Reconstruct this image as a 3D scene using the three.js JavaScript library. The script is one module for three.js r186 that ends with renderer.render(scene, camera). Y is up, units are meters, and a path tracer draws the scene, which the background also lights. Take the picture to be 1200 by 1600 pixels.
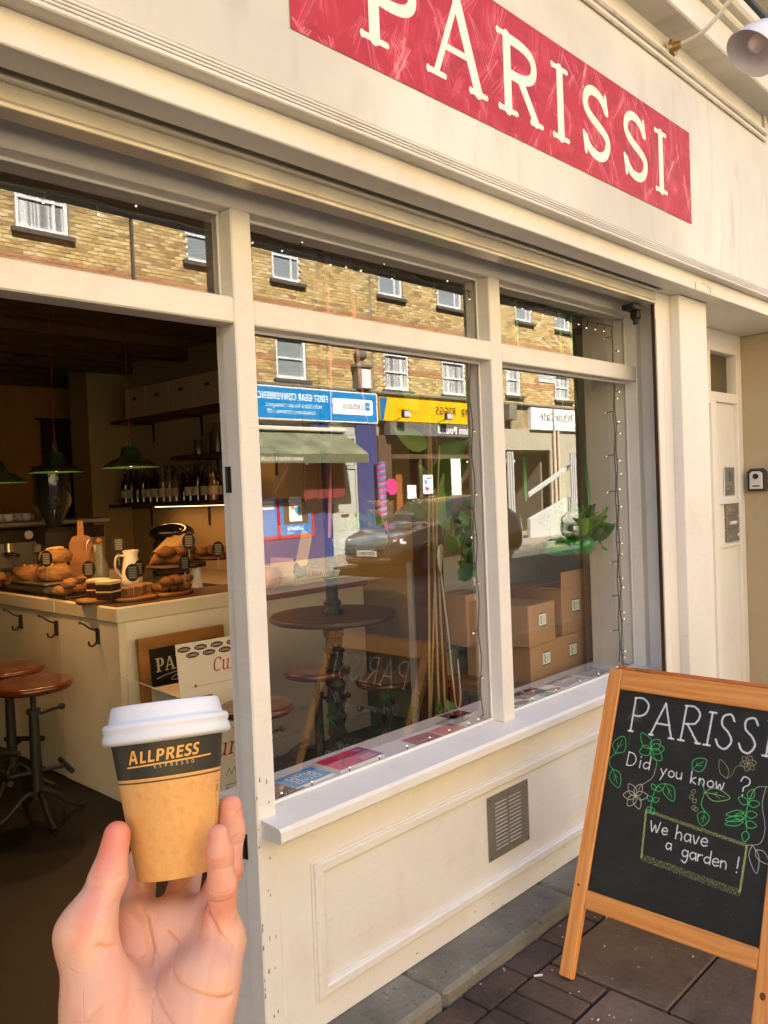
import * as THREE from 'three';
import { mergeGeometries, mergeVertices } from 'three/addons/utils/BufferGeometryUtils.js';
import { MarchingCubes } from 'three/addons/objects/MarchingCubes.js';
import { RectAreaLightUniformsLib } from 'three/addons/lights/RectAreaLightUniformsLib.js';

// ---------- camera, sky, sun, exposure ----------
const scene = new THREE.Scene();
const camera = new THREE.PerspectiveCamera(63.61, 0.75, 0.05, 300);
camera.position.set(0, 1.6, 1.764);
camera.quaternion.setFromRotationMatrix(new THREE.Matrix4().makeBasis(
  new THREE.Vector3(0.68933, -0.03995, 0.72335), new THREE.Vector3(0.04652, 0.99886, 0.01084), new THREE.Vector3(-0.72295, 0.02617, 0.6904)));
camera.updateMatrixWorld(true);
const renderer = new THREE.WebGLRenderer({ antialias: true });
renderer.toneMapping = THREE.LinearToneMapping;
renderer.toneMappingExposure = 8.5;
renderer.shadowMap.enabled = true;
RectAreaLightUniformsLib.init();

let seed = 12345;
const rnd = () => { seed = (Math.imul(seed, 1664525) + 1013904223) >>> 0; return seed / 4294967296; };
const rr = (a, b) => a + (b - a) * rnd();
function hash2(x, y, s) { let h = Math.imul(x | 0, 374761393) ^ Math.imul(y | 0, 668265263) ^ Math.imul(s | 0, 1274126177); h = Math.imul(h ^ (h >>> 13), 1103515245); h ^= h >>> 16; return (h >>> 0) / 4294967296; }
function vnoise(x, y, px, py, s) {   // value noise that repeats every px, py cells
  const xi = Math.floor(x), yi = Math.floor(y), fx = x - xi, fy = y - yi, u = fx * fx * (3 - 2 * fx), v = fy * fy * (3 - 2 * fy);
  const w = (a, p) => ((a % p) + p) % p;
  const a = hash2(w(xi, px), w(yi, py), s), b = hash2(w(xi + 1, px), w(yi, py), s), c = hash2(w(xi, px), w(yi + 1, py), s), d = hash2(w(xi + 1, px), w(yi + 1, py), s);
  return a + (b - a) * u + (c - a) * v + (a - b - c + d) * u * v;
}
function fbm(u, v, cells, oct, s, stretch = 1) { let a = 0.5, t = 0, n = 0, cx = cells, cy = Math.max(1, Math.round(cells * stretch)); for (let i = 0; i < oct; i++) { t += a * vnoise(u * cx, v * cy, cx, cy, s + i); n += a; a *= 0.5; cx *= 2; cy *= 2; } return t / n; }

{ // a bright, thinly clouded sky: air and cloud only
  const W = 512, H = 256, d = new Float32Array(W * H * 4);
  for (let j = 0; j < H; j++) for (let i = 0; i < W; i++) {
    const el = (j + 0.5) / H * Math.PI - Math.PI / 2, e = Math.max(0, Math.sin(el)), k = (j * W + i) * 4;
    const cl = Math.min(1, Math.max(0, (fbm(i / W, j / H, 10, 5, 7) - 0.42) * 3.2)) * Math.min(1, e * 4);
    const t = Math.pow(1 - e, 2.2);
    const r = 0.27 + 0.46 * t, g = 0.48 + 0.37 * t, b = 1.02 + 0.0 * t;
    d[k] = r + (0.95 - r) * cl * 0.45; d[k + 1] = g + (0.96 - g) * cl * 0.45; d[k + 2] = b + (0.98 - b) * cl * 0.45; d[k + 3] = 1;
  }
  const t = new THREE.DataTexture(d, W, H, THREE.RGBAFormat, THREE.FloatType);
  t.mapping = THREE.EquirectangularReflectionMapping; t.magFilter = THREE.LinearFilter; t.minFilter = THREE.LinearFilter; t.needsUpdate = true;
  scene.background = t; scene.environment = t; scene.backgroundIntensity = 0.2; scene.environmentIntensity = 0.2;
}
const sun = new THREE.DirectionalLight(0xfff5e8, 5);
sun.position.set(4 - 7, 29, 4 - 27); sun.target.position.set(4, 0, 4);
sun.castShadow = true; sun.shadow.radius = 1; sun.shadow.mapSize.set(4096, 4096);
Object.assign(sun.shadow.camera, { left: -32, right: 32, top: 32, bottom: -32, near: 1, far: 110 });
scene.add(sun, sun.target);

// ---------- helpers ----------
const V = (x, y, z) => new THREE.Vector3(x, y, z);
const used = {};
function numbered(n) { if (!(n in used)) { used[n] = 0; return n; } used[n]++; return n + '_' + String(used[n]).padStart(3, '0'); }
const G = () => new THREE.BufferGeometry();
function clean(g) { g = g.index ? g.toNonIndexed() : g; const o = G(); for (const k of ['position', 'normal', 'uv']) if (g.attributes[k]) o.setAttribute(k, g.attributes[k]); if (!o.attributes.normal) o.computeVertexNormals(); if (!o.attributes.uv) boxUV(o); return o; }
function merge(list) { list = (Array.isArray(list) ? list : [list]).flat(); return list.length === 1 ? list[0] : mergeGeometries(list.map(clean)); }
function boxUV(g) {
  const p = g.attributes.position, n = g.attributes.normal, uv = new Float32Array(p.count * 2);
  for (let i = 0; i < p.count; i++) { const ax = Math.abs(n.getX(i)), ay = Math.abs(n.getY(i)), az = Math.abs(n.getZ(i)); const x = p.getX(i), y = p.getY(i), z = p.getZ(i); if (ay >= ax && ay >= az) { uv[2 * i] = x; uv[2 * i + 1] = z; } else if (ax >= az) { uv[2 * i] = z; uv[2 * i + 1] = y; } else { uv[2 * i] = x; uv[2 * i + 1] = y; } }
  g.setAttribute('uv', new THREE.BufferAttribute(uv, 2)); return g;
}
const _bx = {};
function bx(x0, y0, z0, x1, y1, z1, c = 0.003) {   // chamfered box with uv in metres
  const lo = [Math.min(x0, x1), Math.min(y0, y1), Math.min(z0, z1)], hi = [Math.max(x0, x1), Math.max(y0, y1), Math.max(z0, z1)];
  c = Math.min(c, (hi[0] - lo[0]) * 0.4, (hi[1] - lo[1]) * 0.4, (hi[2] - lo[2]) * 0.4);
  const P = [], N = [];
  const tri = (a, b, d, n) => { const e1 = b.clone().sub(a), e2 = d.clone().sub(a); if (e1.cross(e2).dot(n) < 0) [b, d] = [d, b]; for (const q of [a, b, d]) { P.push(q.x, q.y, q.z); N.push(n.x, n.y, n.z); } };
  const quad = (a, b, d, e, n) => { tri(a, b, d, n); tri(a, d, e, n); };
  const pt = (s, ax) => { const q = []; for (let k = 0; k < 3; k++) { const e = s[k] > 0 ? hi[k] : lo[k]; q[k] = k === ax ? e : e - s[k] * c; } return V(...q); };
  for (let ax = 0; ax < 3; ax++) for (const s of [-1, 1]) { const u = (ax + 1) % 3, w = (ax + 2) % 3; const cs = [[-1, -1], [1, -1], [1, 1], [-1, 1]].map(([a, b]) => { const q = [0, 0, 0]; q[ax] = s; q[u] = a; q[w] = b; return pt(q, ax); }); const n = [0, 0, 0]; n[ax] = s; quad(...cs, V(...n)); }
  if (c > 0) {
    for (let ax = 0; ax < 3; ax++) for (const a of [-1, 1]) for (const b of [-1, 1]) { const u = (ax + 1) % 3, w = (ax + 2) % 3; const q = (t) => { const r = [0, 0, 0]; r[ax] = t; r[u] = a; r[w] = b; return r; }; const n = [0, 0, 0]; n[u] = a; n[w] = b; quad(pt(q(-1), u), pt(q(1), u), pt(q(1), w), pt(q(-1), w), V(...n).normalize()); }
    for (const a of [-1, 1]) for (const b of [-1, 1]) for (const d of [-1, 1]) tri(pt([a, b, d], 0), pt([a, b, d], 1), pt([a, b, d], 2), V(a, b, d).normalize());
  }
  const g = G(); g.setAttribute('position', new THREE.Float32BufferAttribute(P, 3)); g.setAttribute('normal', new THREE.Float32BufferAttribute(N, 3)); return boxUV(g);
}
const cyl = (r0, r1, h, x = 0, y = 0, z = 0, seg = 20) => new THREE.CylinderGeometry(r1, r0, h, seg).translate(x, y + h / 2, z);   // r0 bottom, r1 top, standing on y
const sph = (r, x = 0, y = 0, z = 0, s = 14) => new THREE.SphereGeometry(r, s, Math.max(6, s * 0.6 | 0)).translate(x, y, z);
const lathe = (pts, seg = 28) => new THREE.LatheGeometry(pts.map(([r, y]) => new THREE.Vector2(Math.max(r, 1e-4), y)), seg);
function rod(a, b, r, r2 = r, seg = 8) { const A = V(...a), B = V(...b), d = B.clone().sub(A), g = new THREE.CylinderGeometry(r2, r, d.length(), seg); g.translate(0, d.length() / 2, 0); g.applyQuaternion(new THREE.Quaternion().setFromUnitVectors(V(0, 1, 0), d.normalize())); g.translate(A.x, A.y, A.z); return g; }
const tube = (pts, r, n = 24, seg = 7) => new THREE.TubeGeometry(new THREE.CatmullRomCurve3(pts.map((p) => V(...p))), n, r, seg, false);
function ext(pts, depth, bevel = 0, holes = []) { const s = new THREE.Shape(pts.map(([x, y]) => new THREE.Vector2(x, y))); for (const h of holes) s.holes.push(new THREE.Path(h.map(([x, y]) => new THREE.Vector2(x, y)))); return new THREE.ExtrudeGeometry(s, { depth, bevelEnabled: bevel > 0, bevelSize: bevel, bevelThickness: bevel, bevelSegments: 1, curveSegments: 10 }); }
function mesh(name, geo, mat, parent) { const m = new THREE.Mesh(merge(geo), mat); m.name = name; m.castShadow = true; m.receiveShadow = true; if (parent) parent.add(m); return m; }
function tag(o, label, category, group) { o.name = numbered(o.name); o.userData.label = label; o.userData.category = category; if (group) o.userData.group = group; scene.add(o); return o; }
function thing(name, label, category, [x, y, z] = [0, 0, 0], turn = 0, group) { const o = new THREE.Group(); o.name = name; tag(o, label, category, group); o.position.set(x, y, z); o.rotation.y = turn; return o; }
function one(name, geo, mat, label, category, pos, turn = 0, group) { const m = tag(mesh(name, geo, mat), label, category, group); if (pos) m.position.set(...pos); m.rotation.y = turn; return m; }
function struct(name, geo, mat) { const m = mesh(numbered(name), geo, mat); m.userData.kind = 'structure'; scene.add(m); return m; }
function dup(o, pos, turn, label, group) { const c = o.clone(); c.name = numbered(o.name.replace(/_\d{3}$/, '')); c.userData = { ...o.userData }; if (label) c.userData.label = label; if (group) c.userData.group = group; c.position.set(...pos); if (turn !== undefined) c.rotation.y = turn; scene.add(c); return c; }

// ---------- textures and materials ----------
function tex(size, fn, srgb = true, rep = 1, sizeY = size) {
  const d = new Uint8Array(size * sizeY * 4);
  for (let j = 0; j < sizeY; j++) for (let i = 0; i < size; i++) { const c = fn(i / size, j / sizeY), k = (j * size + i) * 4; for (let q = 0; q < 3; q++) d[k + q] = Math.max(0, Math.min(255, Math.round((Array.isArray(c) ? c[q] : c) * 255))); d[k + 3] = 255; }
  const t = new THREE.DataTexture(d, size, sizeY, THREE.RGBAFormat); if (srgb) t.colorSpace = THREE.SRGBColorSpace; t.wrapS = t.wrapT = THREE.RepeatWrapping; t.magFilter = THREE.LinearFilter; t.minFilter = THREE.LinearMipmapLinearFilter; t.repeat.set(rep, rep); t.needsUpdate = true; return t;
}
function canvasTex(w, h, draw) { const c = document.createElement('canvas'); c.width = w; c.height = h; const x = c.getContext('2d'); draw(x, w, h); const t = new THREE.CanvasTexture(c); t.colorSpace = THREE.SRGBColorSpace; t.anisotropy = 8; return t; }
const M = (o) => new THREE.MeshPhysicalMaterial({ roughness: 0.6, ...o });
const lin = (r, g, b) => new THREE.Color().setRGB(r, g, b);
const greyNoise = tex(256, (u, v) => 0.86 + 0.14 * fbm(u, v, 6, 5, 3), true, 1.3);
const fineBump = tex(256, (u, v) => fbm(u, v, 24, 4, 11), false, 2.2);
const softBump = tex(256, (u, v) => fbm(u, v, 7, 4, 21), false, 1.1);
const paintMap = tex(512, (u, v) => { const n = fbm(u, v, 4, 6, 5), s = fbm(u, v, 60, 2, 9), d = Math.max(0, fbm(u, v, 9, 5, 17) - 0.62) * 1.5; const k = 0.93 + 0.07 * n - d * 0.07 - (s > 0.9 ? 0.05 : 0); return [k, k - d * 0.05, k - d * 0.1]; }, true, 0.9);
const weatherDimMap = tex(512, (u, v) => { const n = fbm(u, v, 5, 6, 5), g = Math.max(0, fbm(u, v, 3, 5, 27) - 0.4), st = Math.max(0, fbm(u, v, 24, 3, 29, 0.25) - 0.6); const k = 0.95 + 0.05 * n - g * 0.30 - st * 0.28; return [k, k * 0.997, k * 0.985]; }, true, 0.55);  // grey grime and streaks, with dimming painted in to even out the fascia brightness
const brushBump = tex(256, (u, v) => 0.6 * fbm(u, v, 3, 4, 31, 16) + 0.4 * fbm(u, v, 30, 3, 33), false, 2);
const woodTex = (a, b, s, st = 9) => tex(512, (u, v) => { const w = fbm(u, v, 3, 4, s) * 1.3, g = fbm(u + w * 0.02, v, 4, 5, s + 5, st), ring = 0.5 + 0.5 * Math.sin((v * 26 + w * 7 + g * 3) * 2); const k = Math.min(1, 0.55 * g + 0.45 * ring * 0.8); return [0, 1, 2].map((q) => a[q] + (b[q] - a[q]) * k); });
const mats = {
  paint: M({ color: lin(0.82, 0.79, 0.725), map: paintMap, roughness: 0.5, bumpMap: brushBump, bumpScale: 0.0011, clearcoat: 0.1, clearcoatRoughness: 0.4 }),
    fascia: M({ color: lin(0.82, 0.79, 0.725), map: weatherDimMap, roughness: 0.62, bumpMap: softBump, bumpScale: 0.0015 }),
  shutter: M({ color: lin(0.74, 0.70, 0.58), map: greyNoise, roughness: 0.28, metalness: 0.35 }),
  black: M({ color: lin(0.012, 0.011, 0.010), roughness: 0.7 }),
  guide: M({ color: lin(0.055, 0.018, 0.010), map: greyNoise, roughness: 0.5 }),
  glass: M({ color: 0xffffff, transmission: 1, thickness: 0, roughness: 0, ior: 2.15, side: THREE.DoubleSide }),
  farGlass: M({ color: lin(0.10, 0.12, 0.13), roughness: 0.06, ior: 1.6 }),
  stone: M({ color: lin(0.31, 0.285, 0.235), map: tex(512, (u, v) => { const n = fbm(u, v, 5, 6, 41), s = fbm(u, v, 80, 2, 43); const k = 0.55 + 0.45 * n + (s > 0.8 ? 0.1 : 0) - (s < 0.2 ? 0.16 : 0); return [k, k, k * 0.97]; }, true, 1.1), roughness: 0.9, bumpMap: fineBump, bumpScale: 0.004 }),
  ventPlate: M({ color: lin(0.26, 0.24, 0.19), map: greyNoise, roughness: 0.55, metalness: 0.4 }),
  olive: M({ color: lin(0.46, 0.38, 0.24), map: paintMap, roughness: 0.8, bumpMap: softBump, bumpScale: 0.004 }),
  steel: M({ color: lin(0.55, 0.55, 0.55), map: greyNoise, roughness: 0.35, metalness: 0.9 }),
  brass: M({ color: lin(0.5, 0.36, 0.14), roughness: 0.35, metalness: 0.9 }),
  iron: M({ color: lin(0.035, 0.038, 0.034), map: greyNoise, roughness: 0.5, metalness: 0.5, bumpMap: fineBump, bumpScale: 0.001 }),
  pine: M({ color: 0xffffff, map: woodTex([0.93, 0.66, 0.36], [0.80, 0.48, 0.20], 51), roughness: 0.42, clearcoat: 0.35, clearcoatRoughness: 0.25 }),
  wood: M({ color: 0xffffff, map: woodTex([0.40, 0.29, 0.18], [0.25, 0.17, 0.10], 61), roughness: 0.45 }),
  seat: M({ color: 0xffffff, map: woodTex([0.44, 0.22, 0.09], [0.27, 0.12, 0.045], 71), roughness: 0.22, clearcoat: 0.5, clearcoatRoughness: 0.2 }),
  oak: M({ color: 0xffffff, map: woodTex([0.66, 0.47, 0.25], [0.5, 0.33, 0.16], 81), roughness: 0.5 }),
  cream: M({ color: lin(0.76, 0.71, 0.57), map: paintMap, roughness: 0.6 }),
  card: M({ color: lin(0.52, 0.32, 0.15), map: tex(256, (u, v) => { const k = 0.88 + 0.12 * fbm(u, v, 5, 4, 91) + 0.03 * Math.sin(u * 400); return [k, k, k]; }), roughness: 0.85 }),
  white: M({ color: lin(0.78, 0.78, 0.76), roughness: 0.5 }),
  whiteGloss: M({ color: lin(0.75, 0.75, 0.73), roughness: 0.2 }),
  leaf: M({ color: lin(0.065, 0.16, 0.025), roughness: 0.5, side: THREE.DoubleSide }),
  leafPale: M({ color: lin(0.16, 0.28, 0.05), roughness: 0.5, side: THREE.DoubleSide }),
  dark: M({ color: lin(0.02, 0.018, 0.015), roughness: 0.5 }),
  wire: M({ color: lin(0.02, 0.022, 0.016), roughness: 0.6 }),
  bulb: M({ color: lin(0.9, 0.85, 0.6), emissive: lin(1, 0.78, 0.36), emissiveIntensity: 0.32, roughness: 0.3 }),
};
const flat = (c, o = {}) => M({ color: lin(...c), ...o });

// ---------- ground ----------
struct('ground', new THREE.PlaneGeometry(240, 240).rotateX(-Math.PI / 2).translate(0, -0.16, 0), flat([0.09, 0.085, 0.08], { roughness: 0.95 }));
const asphalt = M({ color: lin(0.12, 0.115, 0.108), map: tex(512, (u, v) => { const k = 0.7 + 0.3 * fbm(u, v, 70, 2, 101) - 0.12 * fbm(u, v, 4, 4, 103); return [k, k, k]; }, true, 0.7), roughness: 0.9, bumpMap: fineBump, bumpScale: 0.004 });
struct('road', bx(-60, -0.15, 3.24, 80, -0.06, 10.16, 0.002), asphalt);
struct('far_pavement', bx(-60, -0.15, 10.32, 80, 0.04, 40, 0.004), M({ color: lin(0.46, 0.42, 0.36), map: mats.stone.map, roughness: 0.9 }));
struct('kerb', [bx(-60, -0.15, 3.08, 80, 0.03, 3.235, 0.015), bx(-60, -0.15, 10.165, 80, 0.05, 10.315, 0.015)], mats.stone);
{ // yellow lines worn into the road by the parked cars
  const y = M({ color: lin(0.62, 0.48, 0.10), map: tex(128, (u, v) => { const k = 0.7 + 0.3 * fbm(u, v, 12, 3, 105); return [k, k, k]; }), roughness: 0.8 });
  const strip = (a, b, w) => { const d = V(b[0] - a[0], 0, b[1] - a[1]), n = V(-d.z, 0, d.x).normalize().multiplyScalar(w / 2), g = G(); const q = [V(a[0], -0.055, a[1]), V(b[0], -0.055, b[1])]; const p = [q[0].clone().add(n), q[0].clone().sub(n), q[1].clone().sub(n), q[1].clone().add(n)]; const o = []; for (const k of [0, 2, 1, 0, 3, 2]) o.push(p[k].x, p[k].y, p[k].z); g.setAttribute('position', new THREE.Float32BufferAttribute(o, 3)); g.computeVertexNormals(); return boxUV(g); };
  struct('road_marking', [strip([8.9, 6.9], [10.35, 7.15], 0.09), strip([10.35, 7.15], [9.95, 7.9], 0.09), strip([2, 6.6], [8.2, 7.5], 0.08), strip([-40, 9.9], [60, 9.9], 0.07)], y);
}
{ // the near pavement: sand bed, brown slabs and small paviors, each its own piece
  const bed = struct('pavement', bx(-20, -0.15, 0.05, 30, 0.022, 3.075, 0.002), M({ color: lin(0.055, 0.045, 0.035), map: mats.stone.map, roughness: 1 }));
  const slabMap = tex(512, (u, v) => { const n = fbm(u, v, 5, 5, 111), s = fbm(u, v, 90, 2, 113), sp = fbm(u, v, 120, 1, 117); const st = Math.max(0, fbm(u, v, 3, 4, 119) - 0.52); const k = 0.72 + 0.34 * n - 0.12 * s - st * 0.9 + (sp > 0.93 ? 0.25 : 0); return [k, k * 0.985, k * 0.97]; }, true, 1.2);
  const tones = [[0.205, 0.143, 0.10], [0.225, 0.155, 0.107], [0.185, 0.13, 0.094], [0.21, 0.152, 0.112]].map((c) => M({ color: lin(...c), map: slabMap, roughness: 0.78, bumpMap: fineBump, bumpScale: 0.003 }));
  const pav = [[0.15, 0.096, 0.07], [0.17, 0.105, 0.075], [0.13, 0.088, 0.067]].map((c) => M({ color: lin(...c), map: slabMap, roughness: 0.85, bumpMap: fineBump, bumpScale: 0.004 }));
  const piece = (name, x0, z0, x1, z1, ms, top) => mesh(name, bx(x0 + 0.004, 0.0, z0 + 0.004, x1 - 0.004, top + rr(-0.0018, 0.0018), z1 - 0.004, 0.004), ms[rnd() * ms.length | 0], bed);
  for (let i = -4; i < 18; i++) piece('pavior', i * 0.215, 0.162, i * 0.215 + 0.215, 0.272, pav, 0.036);
  for (let i = 0; i < 11; i++) piece('pavior', 1.165 + i * 0.099, 0.274, 1.165 + (i + 1) * 0.099, 0.49, pav, 0.037);
  for (let i = 0; i < 4; i++) piece('pavior', 0.36 + i * 0.2, 0.274, 0.36 + (i + 1) * 0.2, 0.49, pav, 0.037);
  for (let i = 0; i < 7; i++) for (let j = 0; j < 7; j++) piece('paving_slab', 2.258 + i * 0.395, 0.276 + j * 0.4, 2.258 + (i + 1) * 0.395, 0.276 + (j + 1) * 0.4, tones, 0.04);
  for (let i = 0; i < 7; i++) for (let j = 0; j < 6; j++) { const o = j % 2 ? 0.2 : 0; piece('paving_slab', 2.254 - (i + 1) * 0.415, 0.494 + j * 0.43, 2.254 - i * 0.415, 0.494 + (j + 1) * 0.43, tones, 0.04); }
  const pale = flat([0.6, 0.57, 0.5], { roughness: 0.8 });
  for (let i = 0; i < 55; i++) { const big = rnd() < 0.15; mesh('grit_crumb', bx(-0.002, 0, -0.002, (big ? 0.007 : 0.003) * rr(0.6, 1.4), big ? 0.004 : 0.002, 0.003 * rr(0.6, 1.5), 0.0008), pale, bed).position.set(rr(1.5, 2.9), 0.0385, rr(0.17, 0.62)); }
  const gum = flat([0.09, 0.082, 0.075], { roughness: 0.7 }), gumPale = flat([0.3, 0.27, 0.23], { roughness: 0.7 });
  for (let i = 0; i < 26; i++) { const r = rr(0.006, 0.014); mesh('trodden_gum', ext(Array.from({ length: 9 }, (_, k) => [r * Math.cos(k * 0.698) * rr(0.8, 1.15), r * Math.sin(k * 0.698) * rr(0.8, 1.15)]), 0.0006, 0).rotateX(-Math.PI / 2), rnd() < 0.3 ? gumPale : gum, bed).position.set(rr(1.4, 3.4), 0.0412, rr(0.3, 1.4)); }
  const butt = mesh('cigarette_end', new THREE.CylinderGeometry(0.0035, 0.0035, 0.028, 8).rotateX(Math.PI / 2), flat([0.75, 0.7, 0.62]), bed); butt.position.set(2.165, 0.0415, 0.292); butt.rotation.y = 0.9;
}

// ---------- the cafe building ----------
const shop = thing('cafe_building', 'cream painted cafe shopfront with a red painted name sign and large windows', 'building');
const S = (name, geo, mat = mats.paint, parent = shop) => mesh(name, geo, mat, parent);
{
  S('stall_riser', bx(1.3785, 0.08, -0.18, 3.60, 0.69, 0, 0.004));
  const base = S('plinth_stone', [bx(-3.2, -0.1, -0.3, 1.86, 0.079, 0.16, 0.014), bx(1.864, -0.1, -0.3, 2.62, 0.0785, 0.159, 0.014), bx(2.624, -0.1, -0.3, 4.0, 0.079, 0.161, 0.014)], mats.stone);
  // raised panel moulding: nested mitred rings
  const ring = (x0, y0, x1, y1, w, z0, d, b) => ext([[x0, y0], [x1, y0], [x1, y1], [x0, y1]], d - b, b, [[[x0 + w, y0 + w], [x0 + w, y1 - w], [x1 - w, y1 - w], [x1 - w, y0 + w]]]).translate(0, 0, z0);
  S('panel_moulding', [ring(1.490, 0.166, 3.42, 0.562, 0.040, 0.0005, 0.006, 0.002), ring(1.500, 0.176, 3.41, 0.552, 0.022, 0.006, 0.011, 0.005), ring(1.524, 0.200, 3.386, 0.528, 0.006, 0.0055, 0.004, 0.002)]);
  S('window_sill', ext([[-0.055, 0.690], [0.080, 0.690], [0.086, 0.697], [0.086, 0.722], [0.078, 0.731], [-0.045, 0.741], [-0.055, 0.741]].map(([z, y]) => [z, y]), 2.292).rotateY(-Math.PI / 2).translate(3.615, 0, 0), mats.paint);
  // ext lies in its own x (=z) and y; turned so that its length runs along x
  S('window_board', bx(1.38, 0.712, -0.272, 3.56, 0.7352, -0.062, 0.004), mats.whiteGloss);
  // posts, rails and panes
  S('post', [bx(1.313, 0.081, -0.062, 1.378, 2.352, 0.001, 0.004), bx(1.322, 0.691, -0.10, 1.372, 2.352, -0.0625, 0.003), bx(1.319, 0.081, -0.178, 1.374, 0.690, -0.0625, 0.003)]);
  S('mullion', [bx(2.437, 0.738, -0.058, 2.505, 2.352, 0.0008, 0.004), bx(2.446, 0.7355, -0.115, 2.498, 2.352, -0.0585, 0.003)]);
  S('window_jamb', [bx(3.555, 0.738, -0.058, 3.624, 2.352, 0.0008, 0.004), bx(3.562, 0.7355, -0.115, 3.70, 2.352, -0.0585, 0.003)], mats.paint);
  S('reveal_board', bx(3.6255, 0.30, -0.11, 3.72, 2.419, 0.045, 0.003), mats.paint);
  S('transom_rail', [bx(-0.6, 2.052, -0.058, 1.3125, 2.120, 0, 0.004), bx(1.3785, 2.052, -0.058, 2.4365, 2.120, 0, 0.004), bx(2.5055, 2.052, -0.058, 3.5545, 2.120, 0, 0.004), bx(-0.6, 2.060, -0.11, 1.3255, 2.112, -0.0585, 0.003), bx(1.3725, 2.060, -0.11, 2.4455, 2.112, -0.0585, 0.003), bx(2.4985, 2.060, -0.11, 3.5615, 2.112, -0.0585, 0.003)]);
  S('top_rail', [bx(-3.2, 2.3525, -0.14, 3.624, 2.419, 0, 0.004)]);
  S('window_post', [bx(-0.72, 0.081, -0.16, -0.6, 2.352, 0.001, 0.004)]);
  const bead = (x0, x1, y0, y1) => [bx(x0, y0, -0.0575, x1, y0 + 0.008, -0.048, 0.002), bx(x0, y1 - 0.008, -0.0575, x1, y1, -0.048, 0.002), bx(x0, y0 + 0.008, -0.0575, x0 + 0.006, y1 - 0.008, -0.050, 0.002), bx(x1 - 0.006, y0 + 0.008, -0.0575, x1, y1 - 0.008, -0.050, 0.002)];
  for (const [x0, x1, y0, y1] of [[-0.6, 1.313, 2.12, 2.3525], [1.378, 2.437, 2.12, 2.3525], [2.505, 3.555, 2.12, 2.3525], [1.378, 2.437, 0.741, 2.052], [2.505, 3.555, 0.741, 2.052]]) {
    const p = S('pane', new THREE.PlaneGeometry(x1 - x0, y1 - y0).translate((x0 + x1) / 2, (y0 + y1) / 2, -0.06), mats.glass);
    S('glazing_bead', bead(x0 + 0.0005, x1 - 0.0005, y0, y1), mats.white, p);
  }
  // left part of the front beside the open folding windows
  S('door_pier', bx(-3.2, 0.08, -0.2, -0.73, 2.352, 0.03, 0.006));
  // hinge leaves on the post of the open panel
  for (const y of [0.62, 1.61]) S('hinge', [bx(1.310, y, -0.060, 1.3125, y + 0.07, -0.045, 0.001), cyl(0.004, 0.004, 0.07, 1.310, y, -0.063, 10)], mats.iron);
  // fascia: beam, soffit boards with the shutter slot, moulding, board
  S('soffit_board', [bx(-3.2, 2.42, 0.186, 3.60, 2.4885, 0.27, 0.003), bx(-3.2, 2.4205, -0.14, 3.46, 2.4885, 0.118, 0.003), bx(3.4605, 2.42, -0.14, 3.5995, 2.4885, 0.1855, 0.002), bx(3.6005, 2.4195, -1.2, 5.6, 2.488, 0.2705, 0.003)]);
  S('beam_moulding', [bx(-3.2, 2.489, 0.1, 5.6, 2.5005, 0.3115, 0.003), ...[2.5025, 2.5105, 2.5185].map((y) => bx(-3.2, y, 0.3, 5.6, y + 0.0055, 0.311, 0.0015))]);
  S('grooved_strip', bx(-3.2, 2.5007, 0.1, 5.6, 2.5273, 0.3045, 0.0005));
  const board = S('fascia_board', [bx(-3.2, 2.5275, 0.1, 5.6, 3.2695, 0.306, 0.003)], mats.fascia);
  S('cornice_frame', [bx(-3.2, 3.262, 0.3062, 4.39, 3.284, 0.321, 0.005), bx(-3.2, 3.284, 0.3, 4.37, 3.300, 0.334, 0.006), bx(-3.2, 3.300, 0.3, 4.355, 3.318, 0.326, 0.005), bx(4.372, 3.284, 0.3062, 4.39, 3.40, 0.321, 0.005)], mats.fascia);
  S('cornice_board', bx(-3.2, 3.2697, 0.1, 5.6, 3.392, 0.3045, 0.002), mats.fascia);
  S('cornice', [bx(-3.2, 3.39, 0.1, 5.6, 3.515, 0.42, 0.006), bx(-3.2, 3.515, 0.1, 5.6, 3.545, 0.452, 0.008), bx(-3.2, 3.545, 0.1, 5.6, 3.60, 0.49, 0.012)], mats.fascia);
  S('lead_flashing', bx(-3.2, 3.6, 0.1, 5.6, 3.63, 0.5, 0.006), mats.iron);
  // roller shutter, drawn up: curtain, bottom bar, lip
  S('shutter_curtain', [bx(-3.2, 2.414, 0.134, 3.455, 2.476, 0.148, 0.004), new THREE.CylinderGeometry(0.0085, 0.0085, 6.65, 10).rotateZ(Math.PI / 2).translate(0.13, 2.4205, 0.152)], mats.shutter);
  const bar = S('shutter_bottom_bar', bx(-3.2, 2.375, 0.13, 3.452, 2.4135, 0.153, 0.004), mats.shutter);
  S('bar_lip', bx(-3.2, 2.3635, 0.098, 3.452, 2.3745, 0.1535, 0.002), mats.shutter, bar);
  S('shutter_lock', [bx(3.33, 2.335, 0.05, 3.40, 2.36, 0.11, 0.004), bx(3.385, 2.30, 0.06, 3.415, 2.352, 0.1, 0.006), cyl(0.012, 0.012, 0.03, 3.40, 2.28, 0.08, 10)], mats.iron);
  S('shutter_guide', bx(3.4475, 0.30, 0.128, 3.4545, 2.419, 0.1435, 0.001), mats.guide);
  S('guide_cover', [bx(3.455, 0.081, 0.127, 3.52, 2.4195, 0.1448, 0.003), bx(3.521, 0.081, 0.127, 3.60, 2.4195, 0.1456, 0.003)]);
  S('pilaster', [bx(3.6005, 0.081, -0.1, 3.895, 2.4192, 0.19, 0.004)]);
  S('guide_backing', bx(3.66, 0.30, 0.046, 3.70, 2.419, 0.126, 0.002), mats.paint);
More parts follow.
